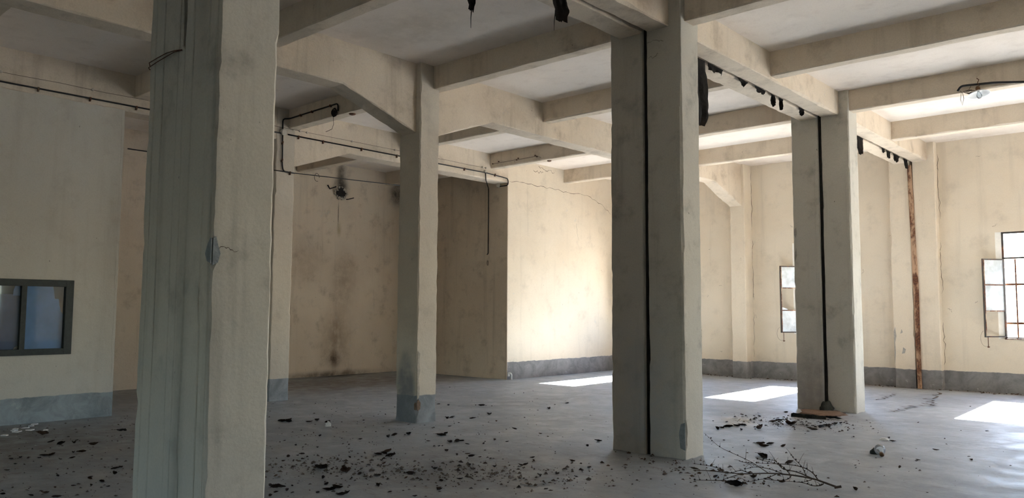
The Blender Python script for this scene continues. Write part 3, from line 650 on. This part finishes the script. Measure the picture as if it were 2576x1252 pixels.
bm = BM(); add_tube(bm, [(XN+.03, 8.43+.055*math.cos(a*.52), 4.07+.075*math.sin(a*.52)) for a in range(11)], .005, 5); tag(obj('wire_ring', bm, 'wire'), 'bent wire ring hung on the thin black line', 'wire ring')
t = thing('old_wiring', 'old thin wire on porcelain knobs along the recess beam', 'wiring', (XN+.02, 8, 4.88))
bm = BM(); add_tube(bm, [(XN+.018, y, z + .006*math.sin(y*5)) for y, z in [(-6.2+i*.6, 4.885) for i in range(33)]], .0032, 5); obj('wire', bm, 'wire', t)
for y in (3.25, 4.45, 8.05, 8.2, 9.22, 10.3, 12.9, 13.0):
    bm = BM(); add_lathe(bm, [(0, 0), (.02, .001), (.012, .014), (.022, .026), (.014, .036), (0, .037)], (XN, y, 4.886), 8, (1, 0, 0)); obj('knob', bm, 'insul', t)
bm = BM(); add_tube(bm, [(XN-.005+.03, 7.79, 4.93), (XN+.05, 7.87, 4.97), (XN+.045, 7.93, 4.93), (XN+.03, 7.90, 4.86)], .007, 6); tag(obj('wire_hook', bm, 'insul'), 'painted hook beside the round box on the slim column', 'hook')
t = thing('old_wiring', 'faint wire with knobs on the cross beam face above the sunlit wall', 'wiring', (-11.6, 13.17, 5.01))
bm = BM(); add_tube(bm, [(-12.44, 13.172, 5.0), (-11.7, 13.172, 5.003), (-11.1, 13.172, 5.01), (-10.98, 13.172, 4.96)], .004, 5); obj('wire', bm, 'wire', t)
for x in (-12.44, -12.25, -11.7, -11.65, -11.15, -11.1):
    bm = BM(); add_lathe(bm, [(0, 0), (.016, .001), (.012, .022), (0, .024)], (x, 13.181, 5.0+.03*(int(x*100) % 2)), 8, (0, -1, 0)); obj('knob', bm, 'grille', t)
bm = BM(); add_lathe(bm, [(0, 0), (.05, .004), (.045, .02), (.02, .03), (0, .03)], (-10.85, 13.30, SECZ+.002), 12, (0, 0, -1)); tag(obj('ceiling_hook_plate', bm, 'steel_rust'), 'small rusty plate under the cross beam above the sunlit wall', 'plate')
bm = BM(); add_lathe(bm, [(0, 0), (.06, .004), (.05, .02), (.02, .03), (0, .03)], (-10.75, 7.93, SECZ+.002), 12, (0, 0, -1)); tag(obj('ceiling_hook_plate', bm, 'steel_rust'), 'small rusty plate under the cross beam past the broken lamp holder', 'plate')
t = thing('switch_drop', 'thin black pipe dropping down the dark recess side wall', 'pipe', (-13.13, 13.76, 2.95))
bm = BM(); add_tube(bm, bend([(-12.495, 12.99, 4.82), (-12.48, 12.99, 4.60), (-13.13, 13.762, 4.56), (-13.13, 13.762, 2.98), (-13.165, 13.762, 2.955)], .04), .0115, 8); obj('pipe', bm, 'conduit', t, True)
bm = BM(); add_lathe(bm, [(0, 0), (.03, .004), (.028, .03), (0, .034)], (-12.50, 12.98, 4.80), 10, (1, 0, 0)); obj('junction_box', bm, 'boxw', t)
bm = BM(); add_tube(bm, [(-13.15+.022*math.cos(a*.7), 13.772, 2.75+.06*math.sin(a*.7)) for a in range(9)], .005, 5, closed=True); tag(obj('wire_loop', bm, 'wire'), 'pale oval wire loop below the thin black drop pipe', 'wire loop')
bm = BM(); add_tube(bm, bend([(-12.505, 13.81, .145), (-12.45, 13.83, .15), (-12.44, 13.86, .12), (-12.44, 13.86, .0)], .04), .022, 10); add_box(bm, (-12.512, 13.79, .075), (-12.48, 13.845, .165))
tag(obj('pipe_stub', bm, 'paper'), 'small white pipe stub at the foot of the sunlit wall edge', 'pipe stub')

# enamel shade lamp, right
YL = 13.13
t = thing('conduit_run', 'black conduit hanging along the cross beam with a hooked end, right', 'conduit', (-2, YL, 4.95))
bm = BM(); add_tube(bm, bend([(-2.80, YL, 4.925), (-2.755, YL, 4.99), (-2.68, YL, 4.99), (-2.32, YL, 4.965), (-1.9, YL, 4.895), (1.3, YL, 4.87)], .06), .0165, 8); obj('pipe', bm, 'conduit', t, True)
t = thing('ceiling_lamp', 'white enamel dish lamp with a bulb hanging at the cross beam', 'lamp', (-2.52, YL-.02, 4.83))
lx, lz = -2.52, 4.855; tilt = (-.16, .12, 1)
bm = BM(); add_lathe(bm, [(.030, .028), (.055, .024), (.10, .004), (.145, -.024), (.150, -.030), (.143, -.029), (.098, -.001), (.05, .018), (.028, .020)], (lx, YL-.03, lz-.01), 28, tilt); obj('shade', bm, 'enamel', t, True)
bm = BM(); add_lathe(bm, [(0, .095), (.012, .092), (.03, .07), (.032, .035), (.026, .015), (0, .012)], (lx, YL-.03, lz), 12, tilt); obj('socket', bm, 'brass', t, True)
bm = BM(); add_lathe(bm, [(.014, .02), (.018, -.01), (.036, -.045), (.038, -.07), (.024, -.098), (0, -.104)], (lx, YL-.03, lz), 14, tilt); obj('bulb', bm, 'bulb', t, True)
bm = BM(); add_tube(bm, [(lx+.015, YL-.03, lz+.09), (lx-.01, YL-.02, lz+.14), (lx+.005, YL, lz+.19), (lx-.025, YL+.02, lz+.22), (lx-.02, 13.185, lz+.22)], .006, 6); obj('hook', bm, 'grille', t)
bm = BM()
for i in range(5):
    c = Vector((-2.66+.012*i, YL-.01, 4.895-.006*i)); add_tube(bm, [c + Vector((.06*math.cos(q*.7+i), .008*math.sin(q), .025*math.sin(q*.7+i))) for q in range(9)], .0035, 5, closed=True)
add_tube(bm, [(-2.77, YL, 4.92), (-2.735, YL, 4.89), (-2.72, YL, 4.80), (-2.745, YL, 4.70), (-2.765, YL, 4.79), (-2.75, YL, 4.895), (-2.66, YL, 4.905), (-2.61, YL, 4.985)], .0035, 5)
tag(obj('wire_coil', bm, 'wire'), 'thin coiled wire hanging between hooked conduit end and dish lamp', 'wire')

# burnt exhaust hole in the back wall
t = thing('exhaust_hole', 'burnt broken exhaust hole high in the recess back wall', 'vent hole', (XB, 11.75, 4.4))
bm = BM(); rg = random.Random(9)
for i in range(13):
    a = i/13*2*math.pi; r = .15 + rg.uniform(-.02, .03)
    c = Vector((XB+.015, 11.755+r*1.15*math.cos(a), 4.53+r*.85*math.sin(a)))
    bmesh.ops.create_icosphere(bm, subdivisions=1, radius=rg.uniform(.028, .052), matrix=Matrix.Translation(c))
for v in bm.verts: v.co += Vector((noise.noise(v.co*30), noise.noise(v.co*30+Vector((9, 0, 0))), noise.noise(v.co*30+Vector((0, 9, 0)))))*.025
obj('broken_rim', bm, 'chip', t)
bm = BM(); add_lathe(bm, [(.145, .02), (.12, -.06), (.08, -.1), (0, -.11)], (XB+.012, 11.755, 4.53), 16, (1, 0, 0)); obj('soot_bowl', bm, 'iron', t)
bm = BM()
for i in range(6):
    a = i*1.05; add_bar(bm, (XB+.02, 11.755, 4.53), (XB+.02, 11.755+.13*math.cos(a), 4.53+.11*math.sin(a)), .05, .006, (0.5, -math.sin(a), math.cos(a)))
obj('fan_blades', bm, 'iron', t)
bm = BM(); add_box(bm, (XB-.01, 11.64, 4.375), (XB+.05, 11.86, 4.40)); obj('lower_ledge', bm, 'chip', t)
for nm, P in (('left', [(XB, 11.60, 4.675), (XB+.06, 11.57, 4.66), (XB+.07, 11.38, 4.59), (XB+.05, 11.33, 4.68)]), ('right', [(XB, 11.93, 4.39), (XB+.05, 11.94, 4.385), (XB+.07, 12.11, 4.44)])):
    bm = BM(); add_tube(bm, P, .017 if nm == 'left' else .011, 6); tag(obj('iron_bracket', bm, 'iron'), 'black bent iron bracket on the %s of the burnt exhaust hole' % nm, 'bracket')

# wire tied round the near twin column
bm = BM(); add_tube(bm, [(-4.86, 2.25, 3.25), (-4.95, 2.243, 3.262), (-5.05, 2.24, 3.268), (-5.2, 2.245, 3.268), (-5.33, 2.248, 3.262), (-5.365, 2.27, 3.25), (-5.365, 2.30, 3.235), (-5.365, 2.268, 3.228), (-5.33, 2.246, 3.228), (-5.2, 2.24, 3.236), (-5.05, 2.24, 3.245), (-4.95, 2.245, 3.254), (-4.86, 2.252, 3.248)], .0032, 5)
tag(obj('tie_wire', bm, 'grille'), 'thin double wire looped round the nearest twin column', 'wire')

# ---------------------------------------------------------------- things on the floor
def lump(name, c, rx, ry, rz, mat, label, cat, seed, amp=.35):
    bm = BM(); bmesh.ops.create_icosphere(bm, subdivisions=3, radius=1)
    for v in bm.verts:
        k = 1 + amp*noise.noise(v.co*1.6+Vector((seed, 0, 0))) + amp*.5*noise.noise(v.co*4+Vector((0, seed, 0)))
        v.co = Vector((v.co.x*rx*k + c[0], v.co.y*ry*k + c[1], max(-.004, v.co.z*rz*k) + c[2]))
    return tag(obj(name, bm, mat, smooth=True), label, cat)
bm = BM(); rg = random.Random(12); N = 16; rows = []
for i in range(N+1):
    t_ = i/N; x = -5.02 + .52*t_; y = 12.05 + .03*t_ + .02*math.sin(t_*9); w = .20 + .03*math.sin(t_*5+1)
    rows.append([bm.verts.new((x + .05*k, y + w*k/4*(1 if k else 1), .004 + .055*(1-k/4)**.7*(.65+.35*math.sin(t_*7+.7)**2) + .006*math.sin(t_*31+k))) for k in range(5)] + [bm.verts.new((x, y-.012, -.003))])
for a, b in zip(rows, rows[1:]):
    for k in (5, 0, 1, 2, 3):
        k2 = 0 if k == 5 else k+1
        bm.faces.new((a[k], a[k2], b[k2], b[k]))
fs = list(bm.faces); bmesh.ops.solidify(bm, geom=fs, thickness=.008)
tag(obj('felt_mat', bm, 'mat'), 'curled dark felt strip lying before the far twin column', 'felt strip')
lump('silt_heap', (-4.83, 12.75, 0), .40, .40, .03, 'earth', 'low brown silt heap at the foot of the far twin column', 'dirt heap', 3, .5)
lump('tar_lump', (-4.84, 13.03, .0), .11, .12, .16, 'mat', 'black tar lump at the foot of the far column joint', 'tar lump', 8, .4)
lump('paper_cup', (-9.238, 6.52, .01), .034, .034, .055, 'paper', 'crumpled white paper ball left of the slim column', 'litter', 5, .8)
t = thing('light_bulb', 'clear glass light bulb lying on the floor at the right', 'bulb', (-2.93, 9.47, 0))
bx = Vector((.35, -.72, -.22)).normalized(); c0 = Vector((-2.945, 9.50, .062))
bm = BM(); add_lathe(bm, [(.0, -.062), (.03, -.055), (.054, -.03), (.060, 0), (.052, .032), (.034, .06), (.024, .085), (.022, .10)], c0, 20, bx); obj('glass', bm, 'bulb', t, True)
bm = BM(); add_lathe(bm, [(.0, .095), (.024, .096), (.025, .13), (.018, .145), (.0, .147)], c0, 12, bx); obj('cap', bm, 'brass', t, True)
lump('dark_stone', (-3.02, 9.56, 0), .055, .05, .055, 'mat', 'dark crumpled lump beside the glass light bulb', 'litter', 21, .5)
lump('white_shell', (-3.25, 10.68, 0), .06, .05, .028, 'paper', 'small white shard on the floor behind the light bulb', 'litter', 14, .4)
rg = random.Random(4)
for i, (x, y) in enumerate(((-11.98, 3.52), (-11.74, 3.61), (-11.49, 3.25), (-12.0, 3.64), (-12.3, 3.84), (-11.85, 3.45), (-11.7, 3.45), (-12.15, 3.75), (-11.6, 3.75))):
    bm = BM(); vs = [bm.verts.new((x+.05*rg.uniform(.5, 1.2)*math.cos(a), y+.05*rg.uniform(.5, 1.2)*math.sin(a), .012+.008*rg.random())) for a in (0, 1.5, 3.1, 4.6)]
    f = bm.faces.new(vs); r = bmesh.ops.extrude_face_region(bm, geom=[f]); bmesh.ops.translate(bm, verts=[g for g in r['geom'] if isinstance(g, bmesh.types.BMVert)], vec=(0, 0, -.012))
    tag(obj('plaster_shard', bm, 'paper'), 'small white shard on the dark floor below the green framed window', 'shard', 'white shards below the interior window')

# fallen branch
TW = {'main': [[-2.68, 7.42, 0.02], [-2.82, 7.42, 0.05], [-2.89, 7.39, 0.07], [-3.06, 7.32, 0.09], [-3.25, 7.25, 0.09], [-3.5, 7.19, 0.06], [-3.83, 7.21, 0.04], [-3.99, 7.16, 0.03]], 'a': [[-2.89, 7.39, 0.07], [-3.01, 7.34, 0.12], [-3.12, 7.29, 0.14], [-3.24, 7.43, 0.15], [-3.38, 7.54, 0.14], [-3.57, 7.7, 0.12]], 'b': [[-2.87, 7.47, 0.05], [-2.95, 7.53, 0.1], [-3.06, 7.56, 0.13], [-3.21, 7.59, 0.13], [-3.43, 7.66, 0.1], [-3.57, 7.7, 0.08]], 'c': [[-3.07, 7.32, 0.09], [-3.14, 7.35, 0.14], [-3.23, 7.42, 0.16], [-3.32, 7.54, 0.16], [-3.46, 7.64, 0.14]], 'd': [[-3.25, 7.25, 0.09], [-3.56, 7.58, 0.1], [-3.88, 7.91, 0.09], [-4.33, 8.38, 0.07], [-4.95, 9.23, 0.04]], 'e': [[-3.08, 7.37, 0.08], [-3.09, 7.32, 0.05], [-3.15, 7.23, 0.04], [-3.28, 7.2, 0.04], [-3.33, 7.11, 0.03], [-3.4, 7.0, 0.02]], 'f': [[-2.79, 7.39, 0.04], [-2.82, 7.38, 0.02], [-2.87, 7.33, 0.02], [-2.99, 7.39, 0.02], [-3.14, 7.35, 0.02]], 'g': [[-3.18, 7.25, 0.09], [-3.27, 7.21, 0.04]], 'h': [[-2.88, 7.34, 0.07], [-2.99, 7.39, 0.02]], 'i': [[-3.5, 7.19, 0.06], [-3.57, 7.03, 0.03], [-3.58, 6.94, 0.02]], 'j': [[-3.42, 7.22, 0.07], [-3.55, 7.29, 0.07], [-3.61, 7.21, 0.05], [-3.73, 7.28, 0.03]], 'k': [[-3.74, 7.32, 0.04], [-3.87, 7.41, 0.04], [-4.02, 7.48, 0.03], [-4.17, 7.52, 0.02]], 'l': [[-3.13, 7.31, 0.09], [-3.3, 7.4, 0.1], [-3.49, 7.5, 0.08], [-3.6, 7.47, 0.05]], 'm': [[-2.95, 7.39, 0.09], [-3.04, 7.52, 0.14], [-3.16, 7.66, 0.17], [-3.26, 7.81, 0.18]], 'n': [[-3.56, 7.58, 0.1], [-3.67, 7.65, 0.08], [-3.83, 7.83, 0.05]], 'o': [[-3.55, 6.99, 0.02], [-3.69, 6.87, 0.02], [-3.79, 6.8, 0.02]]}
t = thing('fallen_branch', 'dry thin branch with many twigs lying on the floor beside the middle twin column', 'branch', (-2.68, 7.42, 0))
def smooth_line(P, n=4):
    P = [Vector(p) for p in P]; Q = [P[0]*2-P[1]] + P + [P[-1]*2-P[-2]]; out = []
    for i in range(1, len(Q)-2):
        for k in range(n):
            s = k/n; a, b, c, d = Q[i-1:i+3]
            out.append(.5*((2*b) + (c-a)*s + (2*a-5*b+4*c-d)*s*s + (3*b-a-3*c+d)*s**3))
    return out + [P[-1]]
rg = random.Random(2)
bm = BM(); add_tube(bm, smooth_line(TW['main']), .0095, 7, .003); add_bar(bm, (-2.70, 7.41, .015), (-2.645, 7.43, .03), .03, .02, (0, 1, 0)); obj('main_stem', bm, 'twig', t)
for k, P in TW.items():
    if k == 'main': continue
    L = smooth_line(P); bm = BM(); r0 = .006 if k in 'abf' else .0042; add_tube(bm, L, r0, 6, .0018)
    for q in L[3::3]:
        d = Vector((rg.uniform(-1, .2), rg.uniform(-.4, 1), rg.uniform(-.1, .8))).normalized(); ln = rg.uniform(.04, .15)
        e = q + d*ln; e.z = max(e.z, .006); add_tube(bm, [q, (q+e)/2 + Vector((0, 0, .006)), e], .0022, 4, .0012)
    tw = obj('side_twig', bm, 'twig', t)
    bm = BM()
    for q in L[2::2]:
        bmesh.ops.create_icosphere(bm, subdivisions=1, radius=rg.uniform(.005, .010), matrix=Matrix.Translation(q + Vector((rg.uniform(-.01, .01), rg.uniform(-.01, .01), .004))))
    o = obj('buds', bm, LEAFM[3], tw); o['kind'] = 'stuff'

# leaves: a few meshes, every leaf its own object
def leaf_mesh(seed, kind):
    rg = random.Random(seed); bm = BM(); nu, nv = 9, 5; G = []
    curl, roll, tw_ = rg.uniform(.5, 1.5), rg.uniform(.8, 2.2), rg.uniform(-.8, .8)
    for i in range(nu+1):
        t_ = i/nu; u = (t_-.5); half = .30*math.sin(math.pi*min(1, max(0, t_*.94+.03)))**.75*(1-.25*t_)
        row = []
        for j in range(nv+1):
            s = (j/nv-.5)*2; y = half*s; ang = roll*abs(s)**1.5*.6
            z = half*abs(s)*math.sin(ang)*.9 + curl*(u*u)*.55 + tw_*u*y*.6 + .05*noise.noise(Vector((u*5+seed, y*7, 0)))
            y *= math.cos(ang*.7)
            if abs(s) > .9: y += rg.uniform(-.035, .035)
            row.append(bm.verts.new((u, y, z)))
        G.append(row)
    fs = []
    for a, b in zip(G, G[1:]):
        for j in range(nv): fs.append(bm.faces.new((a[j], a[j+1], b[j+1], b[j])))
    bmesh.ops.solidify(bm, geom=fs, thickness=.012)
    if kind != 2: add_tube(bm, [(.46, 0, G[nu][2].co.z), (.60, .03, G[nu][2].co.z+.02), (.72, .09, G[nu][2].co.z+.0)], .012, 4, .007)
    mz = min(v.co.z for v in bm.verts)
    for v in bm.verts: v.co.z -= mz
    me = bpy.data.meshes.new('leaf'); bmesh.ops.recalc_face_normals(bm, faces=bm.faces); bm.to_mesh(me); bm.free()
    return me
LM = []
for k in range(8):
    for mi, m in enumerate(LEAFM):
        if (k+mi) % 2: continue
        me = leaf_mesh(k*5+1, k % 3); me.materials.append(m); LM.append((me, mi))
DARK = [me for me, mi in LM if mi in (0, 3)]; BRN = [me for me, mi in LM if mi in (0, 1)]; GRY = [me for me, mi in LM if mi in (1, 2)]
DEB = [tuple(map(float, s.split(','))) for s in '-10.12,6.37,0.146;-10.14,6.48,0.17;-10.01,6.39,0.134;-9.84,6.62,0.089;-9.85,6.76,0.135;-9.58,6.75,0.133;-8.62,5.96,0.059;-8.65,5.47,0.048;-8.78,5.84,0.04;-8.25,5.37,0.047;-8.29,6.06,0.039;-8.06,6.17,0.048;-7.83,5.83,0.046;-7.61,6.03,0.023;-7.79,6.1,0.023;-7.94,5.46,0.046;-7.67,4.9,0.069;-7.67,5.02,0.052;-7.71,5.1,0.061;-7.07,5.66,0.129;-7.1,5.81,0.139;-7.08,5.75,0.104;-6.9,5.7,0.127;-7.16,5.34,0.051;-7.49,4.73,0.059;-6.88,4.78,0.191;-6.96,4.91,0.057;-6.59,4.87,0.14;-6.65,4.9,0.094;-6.48,4.53,0.09;-6.36,4.87,0.069;-6.19,4.96,0.098;-6.62,5.38,0.057;-6.77,5.47,0.066;-6.53,4,0.095;-6.44,4,0.101;-6.43,4.04,0.08;-6.4,4.14,0.029;-6.28,4.01,0.064;-6.01,4.26,0.098;-6.03,4.37,0.107;-6.02,4.32,0.085;-6.23,4.39,0.065;-6.12,4.47,0.036;-5.83,4.67,0.071;-5.78,4.23,0.082;-5.8,4.3,0.083;-5.99,4.13,0.056;-6.12,4.14,0.035;-5.56,4.59,0.041;-5.27,4.63,0.04;-5.33,4.96,0.07;-5.56,5.21,0.044;-5.9,5.07,0.052;-6.02,5.23,0.084;-6.01,5.55,0.07;-7.92,6.5,0.097;-7.99,6.66,0.088;-7.92,6.84,0.128;-7.55,7.06,0.166;-7.35,6.66,0.056;-6.99,6.51,0.036;-6.69,6.35,0.07;-6.89,4.27,0.054;-6.19,3.79,0.062;-6.28,3.9,0.042;-8.13,7.47,0.042;-10.09,9.37,0.058;-9.84,9.37,0.087;-9.52,9.7,0.043;-9.39,9.71,0.115;-8.53,8.99,0.145;-8.66,8.22,0.102;-8.68,8.34,0.102;-8.4,8.5,0.102;-8.06,7.7,0.047;-7.6,7.1,0.089;-7.6,7.19,0.078;-7.09,6.78,0.115;-7.07,6.88,0.126;-7.06,6.94,0.085;-6.85,6.84,0.052;-6.72,6.99,0.047;-6.82,7.29,0.064;-6.61,7.29,0.042;-7.25,8.14,0.081;-7.95,8.53,0.05;-7.9,9.1,0.051;-6.72,8.06,0.045;-6.51,7.96,0.033;-5.84,8.12,0.085;-5.7,7.71,0.061;-5.25,6.83,0.092;-5.5,6.35,0.072;-5.51,6.29,0.054;-5.48,6.24,0.045;-6.43,6.26,0.058;-6.38,6.38,0.058;-6.23,6.29,0.076;-6.14,6.33,0.033;-6,6.35,0.033;-5.89,5.92,0.058;-5.65,6.04,0.053;-5.57,6.57,0.055;-5.7,6.7,0.047;-6.69,6.34,0.069;-5.49,5.38,0.05;-5.56,5.21,0.057;-5.31,4.96,0.063;-8.3,10.18,0.112;-8.6,10.7,0.044;-8.59,11.03,0.059;-4.92,6.69,0.062;-11.28,3.61,0.145;-10.87,4.42,0.099;-10.85,4.46,0.077;-10.58,3.49,0.084;-10.34,3.52,0.124;-10.3,3.65,0.103;-10.5,3.75,0.032;-11.65,4.31,0.047;-9.6,3.48,0.087;-9.63,3.41,0.068;-9.65,3.13,0.105;-9.65,3.19,0.086;-9.71,2.91,0.057;-9.71,2.82,0.048;-9.63,2.96,0.048;-9.55,3.04,0.047;-9.29,3.28,0.056;-9.36,2.76,0.032;-10,3.76,0.101;-8.37,3.37,0.094;-8.4,3.43,0.052;-8.1,3.25,0.083;-8.04,3,0.065;-8.13,3.04,0.049;-7.83,3.03,0.064;-7.58,2.99,0.054;-7.73,2.9,0.047;-7.7,2.51,0.062;-7.48,2.53,0.068;-7.92,2.25,0.07;-8.39,2.84,0.059;-9.06,2.6,0.045;-7.7,2.4,0.061;-9.31,3.17,0.028;-7.88,2.65,0.047;-7.84,2.79,0.047;-5.22,10.05,0.116;-5.24,10.21,0.1;-5.2,10.33,0.128;-5.17,10.51,0.139;-5.14,10.63,0.103;-4.82,10.5,0.155;-4.68,11.21,0.163;-4.72,11.45,0.088;-5.65,10.74,0.038;-5.46,10.79,0.048;-5.28,12.47,0.075;-4.95,10.21,0.072;-5.38,11.71,0.061;-4.96,11.27,0.117;-4.97,11.48,0.089;-4.23,11.72,0.108;-4.19,11.81,0.069;-4.27,11.46,0.116;-4.27,11.25,0.114;-4.18,11.33,0.086;-4.25,10.9,0.12;-5.56,11.51,0.04;-5.52,11.9,0.021;-4.48,9.43,0.05;-4.72,9.25,0.041;-4.91,9.27,0.041;-3.88,8.5,0.178;-4.26,9.29,0.13;-4.18,9.39,0.106;-3.99,9.32,0.096;-4.15,9.15,0.135;-3.44,6.92,0.154;-3.39,6.97,0.068;-3.46,7.38,0.123;-3.75,7.16,0.071;-3.76,7.4,0.059;-3.18,7.37,0.07;-3.26,7.16,0.056;-3.83,9.26,0.048;-4.1,7.37,0.087;-3.51,8.35,0.13;-3.05,9.65,0.062;-3.26,10.89,0.058;-3.14,10.63,0.068;-3.39,12.7,0.047;-2.55,9.49,0.056;-2.55,9.43,0.03;-2.7,9.47,0.025;-2.55,7.52,0.082;-3.86,11.38,0.043;-2.95,8.71,0.028;-2.57,8.91,0.067;-2.58,10.34,0.066;-2.74,12.27,0.026;-3.3,15.49,0.036;-2.47,12.48,0.045;-2.19,10.12,0.032;-2.12,9.9,0.052;-1.89,9.61,0.02;-1.74,9.83,0.02;-2.67,8.53,0.014;-2.95,8.83,0.024'.split(';')]
UNIQ = {}
def zone(x, y):
    if x < -9.3 and y < 4.9: return 'below the partition window'
    if y > 10.4 and x > -6.5: return 'before the far twin column'
    if x > -4.3 and y > 7.9: return 'on the bright right floor'
    if x > -4.4: return 'by the dry branch'
    if x < -8.2 and y > 7.6: return 'behind the slim column'
    if x < -8.6: return 'left of the slim column'
    if y < 4.7: return 'just right of the nearest twin column'
    if x < -6.9: return 'in front of the slim column'
    return 'between slim and middle twin column'
LEAVES = []; rg = random.Random(21); big = sorted(DEB, key=lambda s: -s[2])[:0]
for (x, y, s) in DEB:
    pool = GRY if (x > -4.4 and rg.random() < .4) else (BRN if rg.random() < .55 else DARK)
    o = bpy.data.objects.new('dry_leaf', rg.choice(pool)); COL.objects.link(o)
    q = s*1.15; o.location = (x, y, -.002); o.rotation_euler = (rg.uniform(-.15, .15), rg.uniform(-.15, .15), rg.uniform(0, 6.28)); o.scale = (q, q*rg.uniform(.8, 1.15), q*rg.uniform(.7, 1.25))
    sz = 'large curled' if s > .115 else ('curled' if s > .06 else 'small')
    hue = 'grey brown' if pool is GRY else ('brown' if pool is BRN else 'blackened')
    LEAVES.append((o, '%s %s dry leaf %s' % (sz, hue, zone(x, y)), math.hypot(x, y)))
by = {}
for o, lab, d in LEAVES: by.setdefault(lab, []).append((d, o))
ORD = {1: ('',), 2: (', nearer of two', ', farther of two'), 3: (', nearest of three', ', middle of three', ', farthest of three')}
for lab, L in by.items():
    L.sort(key=lambda q: q[0])
    for i, (d, o) in enumerate(L):
        if len(L) in ORD: tag(o, lab + ORD[len(L)][i], 'leaf', 'dry leaves strewn over the floor')
        else: tag(o, lab, 'leaf', 'leaves like this: ' + lab)
def litter(n, mat, name, label, fn, smin, smax, seed, flat=.5):
    rg = random.Random(seed); bm = BM(); made = 0
    while made < n:
        x, y = fn(rg)
        s = smin + (smax-smin)*rg.random()**3
        a = rg.uniform(0, 6.28); c, sn_ = math.cos(a), math.sin(a); P = []
        for u, v, w in ((-1, -.3, 0), (.9, -.5, 0), (1.1, .5, rg.random()*flat), (-.6, .6, flat*rg.random()), (0, 0, flat+rg.random()*flat)):
            u *= s*rg.uniform(.6, 1.2); v *= s*rg.uniform(.5, 1.1); P.append(bm.verts.new((x+u*c-v*sn_, y+u*sn_+v*c, w*s*.8+.001)))
        for f in ((0, 1, 4), (1, 2, 4), (2, 3, 4), (3, 0, 4)): bm.faces.new([P[i] for i in f])
        made += 1
    o = obj(name, bm, mat); return tag(o, label, 'debris', None, 'stuff')
def near(rg):
    while True:
        x, y = rg.uniform(-12.3, -1.5), rg.uniform(2.2, 13)
        if rg.random() < math.exp(-max(0, y-5.5)/2.4)*(1 if x < -4.2 else .5): return x, y
def heap(rg):
    t_ = rg.random(); return -7.3+2.6*t_+rg.gauss(0, .35), 4.5+1.75*t_+rg.gauss(0, .28)
def foot(rg):
    return rg.gauss(-4.7, .45), rg.gauss(11.4, .42)
def wallfoot(rg): return rg.uniform(-12.2, -1), WALLY-.02-abs(rg.gauss(0, .16))
litter(2300, 'crumb', 'floor_crumbs', 'scattered dark crumbs and leaf dust over the floor', near, .004, .022, 1)
litter(420, LEAFM[2], 'leaf_litter', 'patch of broken dry leaf bits before the middle twin column', heap, .008, .035, 2, .6)
litter(260, LEAFM[0], 'leaf_litter', 'patch of dark rotten bits before the middle twin column', heap, .008, .03, 5, .6)
litter(420, LEAFM[0], 'leaf_litter', 'dark muddy bits before the far twin column', foot, .006, .03, 3)
litter(500, LEAFM[1], 'leaf_litter', 'brown bits gathered along the foot of the window wall', wallfoot, .006, .035, 4)
litter(260, 'crumb_light', 'plaster_crumbs', 'scattered white plaster crumbs on the floor', near, .004, .016, 6)
litter(160, LEAFM[1], 'leaf_litter', 'leaf bits caught around the dry branch', lambda rg: (rg.gauss(-4.0, .45), rg.gauss(7.3, .35)), .008, .035, 8)
